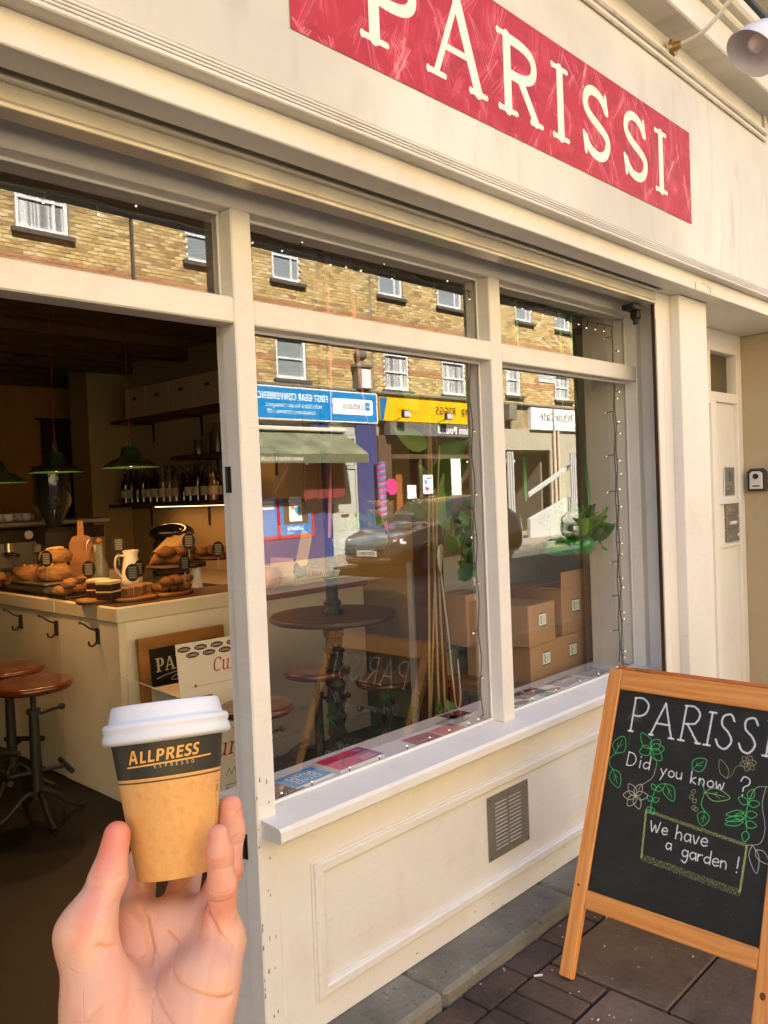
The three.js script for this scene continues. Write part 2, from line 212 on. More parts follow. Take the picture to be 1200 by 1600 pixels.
  // entrance to the flats: panelled side screen, glass light, entry phone, letter boxes
  S('side_screen', [bx(3.9, 0.06, -0.12, 4.555, 2.419, -0.062, 0.003), bx(4.556, 2.30, -0.12, 5.0, 2.419, -0.061, 0.003), bx(4.556, 2.02, -0.12, 5.0, 2.075, -0.061, 0.003), bx(4.556, 0.06, -0.12, 4.625, 2.02, -0.061, 0.003), bx(4.925, 0.06, -0.12, 5.0, 2.3, -0.060, 0.003), bx(4.626, 1.445, -0.12, 4.924, 1.475, -0.0615, 0.003), bx(4.626, 1.20, -0.12, 4.924, 1.215, -0.0615, 0.003), bx(4.626, 0.06, -0.12, 4.924, 2.02, -0.082, 0.002), bx(4.502, 0.06, -0.0615, 4.555, 2.01, -0.0395, 0.004)]);
  S('pane', new THREE.PlaneGeometry(0.37, 0.225).translate(4.74, 2.187, -0.09), mats.glass);
  const ep = S('entry_phone', bx(4.735, 1.49, -0.0818, 4.89, 1.655, -0.0745, 0.003), mats.steel);
  for (let i = 0; i < 6; i++) S('speaker_slot', bx(4.80, 1.575 + i * 0.009, -0.0744, 4.83, 1.579 + i * 0.009, -0.0735, 0.0005), mats.dark, ep);
  for (let i = 0; i < 3; i++) for (let j = 0; j < 2; j++) S('call_button', new THREE.CylinderGeometry(0.006, 0.006, 0.005, 10).rotateX(Math.PI / 2).translate(4.78 + i * 0.03, 1.525 + j * 0.022, -0.0725), mats.steel, ep);
  for (let i = 0; i < 3; i++) { const lb = S('letter_box', bx(4.74, 1.225 + i * 0.073, -0.0818, 4.915, 1.294 + i * 0.073, -0.066, 0.004), mats.ventPlate); S('letter_flap', bx(4.76, 1.25 + i * 0.073, -0.0655, 4.86, 1.272 + i * 0.073, -0.0625, 0.001), mats.steel, lb); if (i < 2) S('name_card', bx(i ? 4.78 : 4.875, 1.255 + i * 0.073, -0.0624, i ? 4.87 : 4.905, 1.27 + i * 0.073, -0.0615, 0.0003), mats.white, lb); }
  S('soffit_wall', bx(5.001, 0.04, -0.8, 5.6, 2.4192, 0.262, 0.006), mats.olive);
  // upper storeys (above the frame): they shade the street
  const upper = S('upper_wall', bx(-3.2, 3.6, -6.4, 5.6, 9.6, 0.08, 0.01), M({ color: lin(0.36, 0.26, 0.13), map: mats.stone.map, roughness: 0.9 }));
  for (const x of [-1.6, 1.2, 4.0]) for (const y of [4.4, 7.0]) { const w = S('window', bx(x - 0.5, y, 0.0805, x + 0.5, y + 1.5, 0.1, 0.004), mats.white); S('pane', bx(x - 0.42, y + 0.08, 0.1005, x + 0.42, y + 1.42, 0.106, 0.001), mats.farGlass, w); }
}
{ // flaked paint along the worn post and riser edges
  seed = 2024; const bare = flat([0.16, 0.12, 0.08], { roughness: 0.95 });
  for (let i = 0; i < 34; i++) { const y = 0.1 + Math.pow(rnd(), 1.6) * 0.75, w = rr(0.0015, 0.004), h = rr(0.004, 0.016); mesh('paint_flake', ext([[0, 0], [w, h * 0.2], [w * rr(0.6, 1.3), h * 0.7], [w * 0.3, h], [-w * 0.2, h * 0.5]], 0.0006), bare, shop).position.set(rnd() < 0.75 ? 1.3135 : rr(1.32, 1.36), y, 0.0009); }
  for (let i = 0; i < 10; i++) mesh('paint_flake', bx(0, 0, 0, rr(0.004, 0.012), rr(0.002, 0.004), 0.0008, 0.0003), bare, shop).position.set(rr(1.5, 3.3), rr(0.085, 0.15), 0.0002);
}
{ // hairline cracks in the joints over the pilaster
  const crack = flat([0.10, 0.08, 0.06], { roughness: 1 });
  mesh('paint_crack', [bx(3.585, 2.424, 0.2695, 3.587, 2.452, 0.2712, 0), rod([3.66, 2.462, 0.2708], [3.72, 2.456, 0.2708], 0.0007), rod([3.72, 2.456, 0.2708], [3.745, 2.448, 0.2708], 0.0012), rod([3.745, 2.448, 0.2708], [3.752, 2.428, 0.2708], 0.001), rod([3.60, 2.4185, 0.19], [3.895, 2.418, 0.191], 0.0012), bx(3.456, 0.5, 0.1449, 3.4575, 2.3, 0.1456, 0)], crack, shop);
}
// red painted sign
{
  const W = 2048, H = 356;
  const t = canvasTex(W, H, (x) => {
    x.fillStyle = '#b3142f'; x.fillRect(0, 0, W, H);
    seed = 991;
    for (let i = 0; i < 420; i++) { const px = rr(0, W), py = rr(0, H), a = rr(-1.4, 1.4), l = rr(30, 190); x.strokeStyle = ['rgba(140,12,38,.30)', 'rgba(205,40,62,.28)', 'rgba(225,95,105,.18)', 'rgba(185,22,48,.35)', 'rgba(150,14,40,.28)'][rnd() * 5 | 0]; x.lineWidth = rr(5, 34); x.beginPath(); x.moveTo(px, py); x.quadraticCurveTo(px + Math.cos(a) * l * 0.5 + rr(-14, 14), py + Math.sin(a) * l * 0.5, px + Math.cos(a) * l, py + Math.sin(a) * l); x.stroke(); }
    for (let i = 0; i < 120; i++) { const px = rr(0, W), py = rr(-40, H), a = rr(0.7, 2.4), l = rr(30, 210); for (let q = 0; q < 9; q++) { x.strokeStyle = `rgba(250,${190 + rnd() * 40 | 0},${180 + rnd() * 40 | 0},${rr(0.05, 0.34)})`; x.lineWidth = rr(0.8, 3.4); const o = rr(-12, 12); x.beginPath(); x.moveTo(px + o, py); x.lineTo(px + o + Math.cos(a) * l * rr(0.6, 1), py + Math.sin(a) * l * rr(0.6, 1)); x.stroke(); } }
    for (let i = 0; i < 46; i++) { const px = rr(0, W), py = rr(-30, H), a = rr(0.8, 2.3), l = rr(40, 200), wd = rr(10, 34); for (let q = 0; q < 40; q++) { x.strokeStyle = `rgba(${235 + rnd() * 20 | 0},${120 + rnd() * 100 | 0},${125 + rnd() * 90 | 0},${rr(0.03, 0.16)})`; x.lineWidth = rr(0.8, 3); const o = rr(-wd, wd), t0 = rr(0, 0.3), t1 = rr(0.6, 1); x.beginPath(); x.moveTo(px + o + Math.cos(a) * l * t0, py + Math.sin(a) * l * t0); x.lineTo(px + o + Math.cos(a) * l * t1, py + Math.sin(a) * l * t1); x.stroke(); } }
    // letters: slab serif capitals, laid out in metres
    const mx = (m) => (m - 1.278) / 2.2 * W, my = (m) => (3.054 - m) / 0.382 * H;
    x.fillStyle = '#f7f1e0'; x.strokeStyle = '#f7f1e0'; x.lineCap = 'round'; x.lineJoin = 'round';
    const ln = (w, ...p) => { x.lineWidth = w; x.beginPath(); x.moveTo(mx(p[0][0]), my(p[0][1])); for (const q of p.slice(1)) q.length > 2 ? x.bezierCurveTo(mx(q[0]), my(q[1]), mx(q[2]), my(q[3]), mx(q[4]), my(q[5])) : x.lineTo(mx(q[0]), my(q[1])); x.stroke(); };
    const b = 2.752, T = 2.972, s = 37, f = 16, bar = (c, y, w) => { ln(f, [c - w, y], [c + w, y]); ln(f * 0.8, [c - w, y - 0.004], [c - w, y + 0.004]); };
    const stem = (c) => { ln(s, [c, b], [c, T]); bar(c, b - 0.004, 0.045); bar(c, T + 0.004, 0.045); };
    stem(1.56); ln(s * 0.82, [1.57, T - 0.006], [1.68, T, 1.715, T - 0.02, 1.713, T - 0.062], [1.712, T - 0.105, 1.67, T - 0.122, 1.58, T - 0.115]);
    ln(20, [1.805, b], [1.905, T + 0.012]); ln(s, [1.905, T + 0.012], [1.995, b]); ln(18, [1.845, 2.835], [1.965, 2.835]); bar(1.805, b - 0.004, 0.036); bar(1.997, b - 0.004, 0.038);
    stem(2.148); ln(s * 0.8, [2.16, T - 0.004], [2.26, T, 2.30, T - 0.02, 2.296, T - 0.06], [2.29, T - 0.1, 2.25, T - 0.112, 2.165, T - 0.11]); ln(s * 0.85, [2.215, T - 0.11], [2.30, b]); bar(2.305, b - 0.004, 0.03);
    stem(2.451);
    for (const c of [2.69, 2.985]) { ln(s * 0.86, [c + 0.07, T - 0.045], [c + 0.04, T + 0.016, c - 0.07, T + 0.02, c - 0.075, T - 0.05], [c - 0.075, T - 0.11, c + 0.08, T - 0.11, c + 0.078, b + 0.06], [c + 0.076, b - 0.018, c - 0.05, b - 0.02, c - 0.078, b + 0.045]); ln(f, [c + 0.068, T + 0.004], [c + 0.078, T - 0.055]); ln(f, [c - 0.078, b - 0.004], [c - 0.09, b + 0.06]); }
    stem(3.2);
  });
  mesh('painted_sign', new THREE.PlaneGeometry(2.2, 0.382).translate(2.378, 2.863, 0.3085), M({ map: t, roughness: 0.6, bumpMap: brushBump, bumpScale: 0.0008 }), shop);
}
{ // air vent in the stall riser
  const v = new THREE.Group(); v.name = 'air_vent'; shop.add(v);
  const slots = []; for (let c = 0; c < 2; c++) for (let i = 0; i < 13; i++) { const x0 = 2.352 + c * 0.086, y0 = 0.296 + i * 0.0136; slots.push([[x0, y0], [x0 + 0.072, y0], [x0 + 0.072, y0 + 0.0085], [x0, y0 + 0.0085]]); }
  S('plate', ext([[2.312, 0.27], [2.562, 0.27], [2.562, 0.497], [2.312, 0.497]], 0.003, 0.0008, slots).translate(0, 0, 0.002), mats.ventPlate, v);
  S('plate_back', bx(2.342, 0.285, 0.0006, 2.53, 0.485, 0.0012, 0), mats.paint, v);
  for (const s of slots) S('slat', bx(0, -0.0045, -0.0006, 0.072, 0.0045, 0.0006, 0.0003).rotateX(0.75).translate(s[0][0], s[0][1] + 0.0055, 0.0068), mats.paint, v);
  for (const [x, y] of [[2.322, 0.28], [2.552, 0.28], [2.322, 0.487], [2.552, 0.487]]) S('screw', sph(0.003, x, y, 0.0055, 8), mats.iron, v);
}
{ // key safe on the side wall
  const k = thing('key_safe', 'small black and silver key safe box on the olive side wall', 'key safe', [4.998, 1.575, 0.02], -Math.PI / 2);
  mesh('case', ext([[-0.046, -0.06], [0.046, -0.06], [0.046, 0.045], [0.03, 0.06], [-0.03, 0.06], [-0.046, 0.045]], 0.03, 0.006), mats.dark, k);
  mesh('door', ext([[-0.033, -0.05], [0.033, -0.05], [0.033, 0.035], [0.02, 0.046], [-0.02, 0.046], [-0.033, 0.035]], 0.004, 0.003).translate(0, 0, 0.036), flat([0.62, 0.62, 0.64], { metalness: 0.3, roughness: 0.35 }), k);
  mesh('dial_cover', new THREE.CylinderGeometry(0.016, 0.016, 0.006, 18).rotateX(Math.PI / 2).translate(0, 0.02, 0.046), mats.iron, k);
  mesh('lettering', bx(-0.02, -0.04, 0.0425, 0.02, -0.032, 0.0432, 0), mats.dark, k);
}
{ // swan-neck lamp over the sign
  const L = thing('swan_neck_lamp', 'white swan neck sign lamp with cream arm on the cornice', 'lamp', [3.285, 3.33, 0.33]);
  mesh('wall_plate', [new THREE.CylinderGeometry(0.03, 0.034, 0.012, 20).rotateX(Math.PI / 2).translate(0, 0, 0.006), new THREE.CylinderGeometry(0.014, 0.02, 0.03, 14).rotateX(Math.PI / 2).translate(0, 0, 0.025)], mats.brass, L);
  mesh('arm', tube([[0, 0, 0.03], [0, 0.012, 0.12], [0, 0.045, 0.18], [0, 0.088, 0.235], [0, 0.105, 0.30], [0, 0.08, 0.385], [0.02, 0.03, 0.405], [0.045, -0.02, 0.39]], 0.0085, 40, 10), mats.cream, L);
  const sh = mesh('shade', lathe([[0.018, 0.14], [0.022, 0.125], [0.05, 0.115], [0.078, 0.06], [0.098, 0.0], [0.101, 0.0], [0.081, 0.062], [0.053, 0.119], [0.024, 0.13], [0.02, 0.146]], 32).rotateX(0.40).rotateZ(-0.62).translate(-0.03, -0.155, 0.315), flat([0.72, 0.72, 0.72], { roughness: 0.3, side: THREE.DoubleSide }), L);
  mesh('bulb', lathe([[0, -0.015], [0.028, 0.0], [0.034, 0.025], [0.026, 0.055], [0.014, 0.08], [0.014, 0.11]], 18).rotateX(0.40).rotateZ(-0.62).translate(-0.02, -0.13, 0.325), flat([0.7, 0.68, 0.62], { roughness: 0.25 }), sh);
}
// neighbouring houses in the same row (outside the frame): they shade the street as the row does
for (const [x0, x1, h, lab] of [[-16, -3.21, 9.6, 'plain brick terrace house beside the open cafe windows'], [5.61, 20, 9.5, 'plain brick terrace house beyond the olive side wall'], [20.1, 36, 9.6, 'far plain brick terrace house along the cafe side of the street']]) {
  const n = thing('terrace_house', lab, 'house', [(x0 + x1) / 2, 0, 0]); const w = (x1 - x0) / 2;
  mesh('wall', bx(-w, 0, -7, w, h, 0.1, 0.01), M({ color: lin(0.34, 0.24, 0.12), map: mats.stone.map, roughness: 0.9 }), n);
  for (let k = -1; k <= 1; k++) for (const y of [0.8, 4.4, 7.0]) { const f = mesh('window', bx(k * w * 0.6 - 0.6, y, 0.1005, k * w * 0.6 + 0.6, y + 1.5, 0.13, 0.004), mats.white, n); mesh('pane', bx(k * w * 0.6 - 0.5, y + 0.1, 0.1305, k * w * 0.6 + 0.5, y + 1.4, 0.138, 0.001), mats.farGlass, f); }
}
// room of the cafe
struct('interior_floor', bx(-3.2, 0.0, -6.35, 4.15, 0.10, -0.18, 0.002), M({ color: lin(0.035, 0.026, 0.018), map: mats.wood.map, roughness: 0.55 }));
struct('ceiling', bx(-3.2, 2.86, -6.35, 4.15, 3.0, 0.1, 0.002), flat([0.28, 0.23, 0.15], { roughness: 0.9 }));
{
  const beams = struct('ceiling_joist', bx(-3.19, 2.74, -6.2, 4.14, 2.858, -6.08, 0.004), mats.wood);
  for (let i = 1; i < 7; i++) mesh('joist', bx(-3.19, 2.76, -6.14 + i * 0.9, 4.14, 2.858, -6.02 + i * 0.9, 0.004), mats.wood, beams);
}
struct('interior_wall', [bx(-3.2, 0.1, -6.4, 4.15, 2.9, -6.2, 0.002)], M({ color: lin(0.42, 0.20, 0.035), map: greyNoise, roughness: 0.8 }));
struct('interior_wall', [bx(3.95, 0.1, -6.2, 4.15, 2.9, -0.13, 0.002)], M({ color: lin(0.40, 0.33, 0.18), map: paintMap, roughness: 0.8 }));
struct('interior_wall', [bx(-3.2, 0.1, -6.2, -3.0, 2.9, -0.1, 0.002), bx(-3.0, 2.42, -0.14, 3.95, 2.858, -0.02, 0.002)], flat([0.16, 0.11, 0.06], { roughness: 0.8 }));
struct('interior_pier', [bx(3.505, 0.1, -0.245, 3.60, 2.42, -0.117, 0.004)], M({ color: lin(0.66, 0.64, 0.56), map: paintMap, roughness: 0.7 }));
struct('interior_pier', [bx(3.56, 0.1, -5.6, 3.95, 2.858, -5.25, 0.004)], M({ color: lin(0.36, 0.28, 0.13), map: paintMap, roughness: 0.7 }));

// ---------- the sunlit terrace across the street ----------
const brickGeo = bx(-0.1065, -0.0315, -0.05, 0.1065, 0.0315, 0.05, 0.004), halfGeo = bx(-0.050, -0.0315, -0.05, 0.050, 0.0315, 0.05, 0.004);
const brickTones = [[0.64, 0.46, 0.19], [0.72, 0.54, 0.25], [0.52, 0.35, 0.14], [0.76, 0.60, 0.32], [0.66, 0.47, 0.19], [0.40, 0.26, 0.11], [0.62, 0.43, 0.16]];
const redTones = [[0.54, 0.25, 0.11], [0.58, 0.30, 0.13], [0.50, 0.22, 0.10]];
const brickBump = fineBump;
const brickMat = M({ color: 0xffffff, map: tex(128, (u, v) => { const k = 0.82 + 0.18 * fbm(u, v, 8, 4, 131); return [k, k, k * 0.98]; }), roughness: 0.9 });
const brickMats = brickTones.map((c) => M({ color: lin(...c), map: brickMat.map, roughness: 0.9 })), redMats = redTones.map((c) => M({ color: lin(...c), map: brickMat.map, roughness: 0.9 }));
const mortar = M({ color: lin(0.54, 0.42, 0.24), map: mats.stone.map, roughness: 0.95 });
const Z0 = 13;   // face of the terrace
const sashGlass = M({ color: lin(0.26, 0.30, 0.31), roughness: 0.08, ior: 1.5 });
const curtain = M({ color: lin(0.66, 0.68, 0.66), map: tex(128, (u) => { const k = 0.8 + 0.2 * Math.sin(u * 60 + Math.sin(u * 17) * 3); return [k, k, k]; }), roughness: 0.8 });
const sillMat = M({ color: lin(0.10, 0.095, 0.075), map: greyNoise, roughness: 0.85 });
function sash(house, x0, x1, y0, y1, style) {   // faces -z
  const w = new THREE.Group(); w.name = 'window'; house.add(w);
  const z = Z0 + 0.03;
  mesh('frame', [bx(x0, y0, z, x0 + 0.07, y1, z + 0.10), bx(x1 - 0.07, y0, z, x1, y1, z + 0.10), bx(x0 + 0.07, y0, z, x1 - 0.07, y0 + 0.085, z + 0.10), bx(x0 + 0.07, y1 - 0.07, z, x1 - 0.07, y1, z + 0.10), bx(x0 + 0.07, (y0 + y1) / 2 - 0.022, z + 0.02, x1 - 0.07, (y0 + y1) / 2 + 0.022, z + 0.075), ...(style & 1 ? [bx(x1 - 0.27, y0 + 0.085, z + 0.03, x1 - 0.22, y1 - 0.07, z + 0.09)] : [])], mats.white, w);
  mesh('pane', bx(x0 + 0.07, y0 + 0.085, z + 0.055, x1 - 0.07, (y0 + y1) / 2 - 0.022, z + 0.062, 0), style & 2 ? curtain : sashGlass, w);
  mesh('pane', bx(x0 + 0.07, (y0 + y1) / 2 + 0.022, z + 0.055, x1 - 0.07, y1 - 0.07, z + 0.062, 0), style & 2 ? curtain : sashGlass, w);
  mesh('sill', bx(x0 - 0.10, y0 - 0.09, Z0 - 0.09, x1 + 0.10, y0 - 0.001, z + 0.03, 0.006), sillMat, w);
}
let singles = 0;
function brickHouse(name, label, x0, x1, wins, bands, yTop) {
  const h = thing(name, label, 'house', [0, 0, 0]);
  // wall behind the bricks, cut for the windows
  const rows = [], shape = [[x0, 0], [x1, 0], [x1, yTop], [x0, yTop]];
  mesh('wall', ext(shape, 0.25, 0, [...wins.map(([a, b, c, d]) => [[a, c], [a, d], [b, d], [b, c]]), [[x0 + 0.12, 0.12], [x0 + 0.12, 3.28], [x1 - 0.12, 3.28], [x1 - 0.12, 0.12]]]).translate(0, 0, Z0 + 0.005), mortar, h);
  const list = [];
  for (let r = 0, y = 4.19; y < 8.0; r++, y += 0.075) for (let k = 0, x = x0 + (r % 2 ? 0.11 : 0); x < x1 - 0.1; k++, x += 0.225) {
    const cx = x + 0.1125; if (cx > x1 - 0.08) continue;
    if (wins.some(([a, b, c, d]) => cx > a - 0.04 && cx < b + 0.04 && y > c - 0.05 && y < d + 0.03)) continue;
    list.push([cx, y, bands.some(([a, b]) => y > a && y < b) || wins.some(([a, b, c, d]) => y > d && y < d + 0.16 && cx > a - 0.1 && cx < b + 0.1)]);
  }
  seed = 4000 + (x0 * 10 | 0);
  const rest = [];
  for (const b of list) { if (singles < 290 && x0 < 10 && b[0] > 5.6 && b[0] < 10.1 && b[1] > 5.98 && b[1] < 6.98) { singles++; const red = b[2]; const m = mesh('brick', brickGeo, (red ? redMats : brickMats)[rnd() * (red ? 3 : 7) | 0], h); m.position.set(b[0], b[1], Z0 + 0.05 + rr(-0.0025, 0.0025)); m.rotation.z = rr(-0.006, 0.006); } else rest.push(b); }
  const im = new THREE.InstancedMesh(brickGeo, brickMat, rest.length); im.name = 'brickwork'; im.userData.kind = 'stuff';
  const m4 = new THREE.Matrix4(), c = new THREE.Color();
  rest.forEach((b, i) => { m4.makeTranslation(b[0], b[1], Z0 + 0.05 + rr(-0.0025, 0.0025)); im.setMatrixAt(i, m4); const p = b[2] ? redTones : brickTones; const q = p[rnd() * p.length | 0], k = rr(0.88, 1.1); im.setColorAt(i, c.setRGB(q[0] * k, q[1] * k, q[2] * k)); });
  im.castShadow = im.receiveShadow = true; h.add(im);
  wins.forEach((w, i) => sash(h, ...w.slice(0, 4), w[4] ?? i));
  mesh('string_course', bx(x0, 4.09, Z0 - 0.13, x1 - 0.002, 4.17, Z0 + 0.02, 0.02), mats.stone, h);
  return h;
}
const bandsA = [[4.66, 4.86], [5.93, 6.12]];
const A = brickHouse('corner_shop_house', 'yellow brick house with a blue convenience shop sign and awning across the street', 2.2, 15.40, [[6.37, 7.35, 6.56, 7.75, 3], [9.9, 10.85, 6.58, 7.75, 0], [12.2, 13.06, 6.56, 7.75, 1], [12.2, 13.12, 4.28, 5.28, 0], [6.37, 7.35, 4.28, 5.5, 2], [9.9, 10.85, 4.28, 5.5, 2], [3.3, 4.3, 6.56, 7.75, 2]], bandsA, 10);
const B = brickHouse('barber_house', 'yellow brick house with a yellow shop sign and grey sign across the street', 15.41, 20.6, [[15.8, 16.8, 4.24, 5.22, 2], [18.2, 19.27, 4.24, 5.22, 2], [15.72, 16.64, 6.70, 7.85, 1], [18.12, 19.2, 6.72, 7.85, 1]], bandsA, 10);
const Cc = brickHouse('cafe_house', 'yellow brick house with a white cafe sign across the street', 20.61, 25.7, [[21.95, 22.85, 6.78, 7.9, 1], [24.26, 25.2, 6.76, 7.9, 1], [24.12, 25.06, 4.40, 5.25, 2], [21.3, 22.1, 4.40, 5.4, 2]], bandsA, 10);
const print = (w, h, draw, gw, gh, rough = 0.5) => { const g = new THREE.PlaneGeometry(gw, gh).rotateY(Math.PI); return [g, M({ map: canvasTex(w, h, draw), roughness: rough })]; };
const P3 = (parent, name, [g, m], x, y, z) => { const o = mesh(name, g, m, parent); o.position.set(x, y, z); return o; };
{ // A: sign, awning, shop window, door
  const blue = flat([0.015, 0.22, 0.50], { roughness: 0.4 }), navy = M({ color: lin(0.035, 0.055, 0.20), map: greyNoise, roughness: 0.7 });
  const sg = mesh('sign_board', bx(7.6, 3.31, 12.86, 15.36, 4.085, 13.0, 0.006), mats.white, A);
  P3(sg, 'sign_print', print(2048, 200, (x, w, h) => {
    x.fillStyle = '#0784c6'; x.fillRect(0, 0, w, h);
    x.fillStyle = '#f4f6f4'; x.beginPath(); x.roundRect(38, 42, 372, 112, 14); x.fill();
    x.fillStyle = '#0784c6'; x.fillRect(66, 62, 46, 26); x.fillRect(66, 92, 46, 26); x.fillStyle = '#4b5358'; x.font = '64px sans-serif'; x.fillText('Lebara', 122, 114); x.font = '26px sans-serif'; x.fillStyle = '#9bc4da'; x.fillText('mobile', 240, 144);
    x.fillStyle = '#cfe6f0'; x.fillRect(424, 8, 3, 184);
    x.fillStyle = '#ffffff'; x.font = 'bold 62px sans-serif'; x.fillText('FIRST GEAR CONVENIENCE', 446, 78, 600);
    x.font = '34px sans-serif'; x.fillText('Mobile SIMs & Top Ups | Newsagents', 500, 126, 460); x.fillText('Confectionery | Groceries | Off', 560, 168, 390);
  }, 7.66, 0.70), 11.48, 3.70, 12.855);
  // awning: sloped canvas and valance
  const cv = M({ color: lin(0.25, 0.265, 0.20), map: tex(256, (u, v) => { const n = fbm(u, v, 5, 5, 141); const k = 0.55 + 0.6 * n; return [k, k, k * 0.9]; }, true, 0.5), roughness: 0.9, side: THREE.DoubleSide });
  const aw = mesh('awning', ext([[0, 0], [0.9, 0.6], [0.9, 0.615], [0, 0.016]], 6.4).rotateY(-Math.PI / 2).translate(14.14, 2.47, 12.05), cv, A);
  P3(aw, 'valance', print(1024, 34, (x, w, h) => { x.fillStyle = '#666a50'; x.fillRect(0, 0, w, h); x.fillStyle = '#eef0e4'; x.font = '24px sans-serif'; x.fillText('www.lebara.co.uk', 330, 25); }, 6.4, 0.2), 10.94, 2.38, 12.045);
  mesh('awning_case', bx(7.74, 3.06, 12.78, 14.14, 3.16, 12.99, 0.02), mats.cream, A);
  mesh('shop_wall', [bx(7.2, 0.04, 12.95, 13.10, 0.58, 13.05), bx(13.10, 0.04, 12.94, 13.70, 3.3, 13.06), bx(14.60, 0.04, 12.90, 15.32, 3.3, 13.06, 0.01)], navy, A);
  mesh('shop_interior', [bx(2.4, 0.1, 15.0, 13.1, 3.3, 15.1, 0), bx(2.4, 3.2, 13.05, 13.1, 3.28, 15, 0), bx(2.3, 0.1, 13.3, 2.4, 3.3, 15, 0), bx(13.1, 0.1, 13.3, 13.2, 3.3, 15, 0)], flat([0.24, 0.21, 0.16], { roughness: 0.9 }), A);
  const red = flat([0.55, 0.02, 0.045], { roughness: 0.4 });
  const wf = mesh('shop_window', [bx(11.10, 0.58, 12.93, 11.16, 1.58, 13.0), bx(11.98, 0.58, 12.93, 12.06, 1.6, 13.0), bx(13.02, 0.58, 12.93, 13.09, 1.6, 13.0), bx(11.16, 0.58, 12.93, 13.02, 0.65, 13.0)], red, A);
  P3(wf, 'window_print', print(256, 256, (x, w, h) => { x.fillStyle = '#0b7fc4'; x.fillRect(0, 0, w, h); x.fillStyle = '#5b4a33'; x.fillRect(28, 0, 200, 186); x.fillStyle = '#f2f4ee'; x.fillRect(78, 10, 104, 160); x.fillStyle = '#27a7d8'; x.beginPath(); x.arc(110, 98, 26, 0, 7); x.fill(); x.fillStyle = '#c8867a'; x.beginPath(); x.arc(152, 80, 16, 0, 7); x.fill(); x.fillStyle = '#fff'; x.font = 'bold 40px sans-serif'; x.fillText('Lebara', 70, 226); x.font = '18px sans-serif'; x.fillText('mobile', 150, 248); }, 0.95, 0.92), 12.54, 1.11, 12.94);
  P3(wf, 'window_print', print(128, 128, (x, w, h) => { x.fillStyle = '#0b7fc4'; x.fillRect(0, 0, w, h); x.fillStyle = '#e9efe9'; x.fillRect(10, 10, 90, 30); }, 0.80, 0.9), 11.57, 1.10, 12.94);
  for (let i = 0; i < 5; i++) mesh('hanging_coat', ext([[-0.16, 0], [0.16, 0], [0.20, -0.75], [-0.2, -0.8]], 0.05, 0.02).translate(12.75 + i * 0.22, 2.25, 12.62 + (i % 2) * 0.1), flat(i % 2 ? [0.10, 0.012, 0.016] : [0.16, 0.02, 0.02], { roughness: 0.9 }), A);
  const grey = M({ color: lin(0.46, 0.48, 0.42), map: paintMap, roughness: 0.6 });
  const dr = mesh('door', [bx(13.72, 0.05, 12.97, 14.58, 2.16, 13.02), bx(13.80, 1.1, 12.962, 14.12, 2.08, 12.97), bx(14.18, 1.1, 12.962, 14.50, 2.08, 12.97), bx(13.80, 0.18, 12.962, 14.12, 0.92, 12.97), bx(14.18, 0.18, 12.962, 14.5, 0.92, 12.97)], grey, A);
  mesh('letter_plate', bx(14.02, 0.98, 12.955, 14.28, 1.05, 12.969), mats.brass, dr); mesh('door_knob', sph(0.03, 14.50, 1.05, 12.93), mats.brass, dr);
  mesh('door_frame', [bx(13.70, 2.17, 12.94, 14.60, 2.25, 13.03), bx(13.70, 2.92, 12.94, 14.60, 3.0, 13.03), bx(14.54, 0.05, 12.935, 14.599, 2.92, 13.0), bx(13.71, 2.26, 12.985, 14.54, 2.92, 13.02), bx(13.70, 3.01, 12.96, 14.6, 3.3, 13.05)], grey, A);
  const pillar = mesh('parapet_pier', [bx(14.62, 4.17, 12.78, 15.08, 4.70, 13.0, 0.01), bx(14.57, 4.70, 12.74, 15.13, 4.80, 13.0, 0.02)], mats.stone, A); mesh('ball_finial', [sph(0.17, 14.85, 5.05, 12.9, 20), cyl(0.10, 0.07, 0.1, 14.85, 4.8, 12.9)], mats.stone, pillar); mesh('pier_face', bx(14.74, 4.19, 12.765, 15.06, 4.66, 12.779, 0.004), mats.white, pillar);
  mesh('drain_pipe', [rod([8.62, 4.2, 12.93], [8.62, 9.5, 12.93], 0.03)], sillMat, A);
}
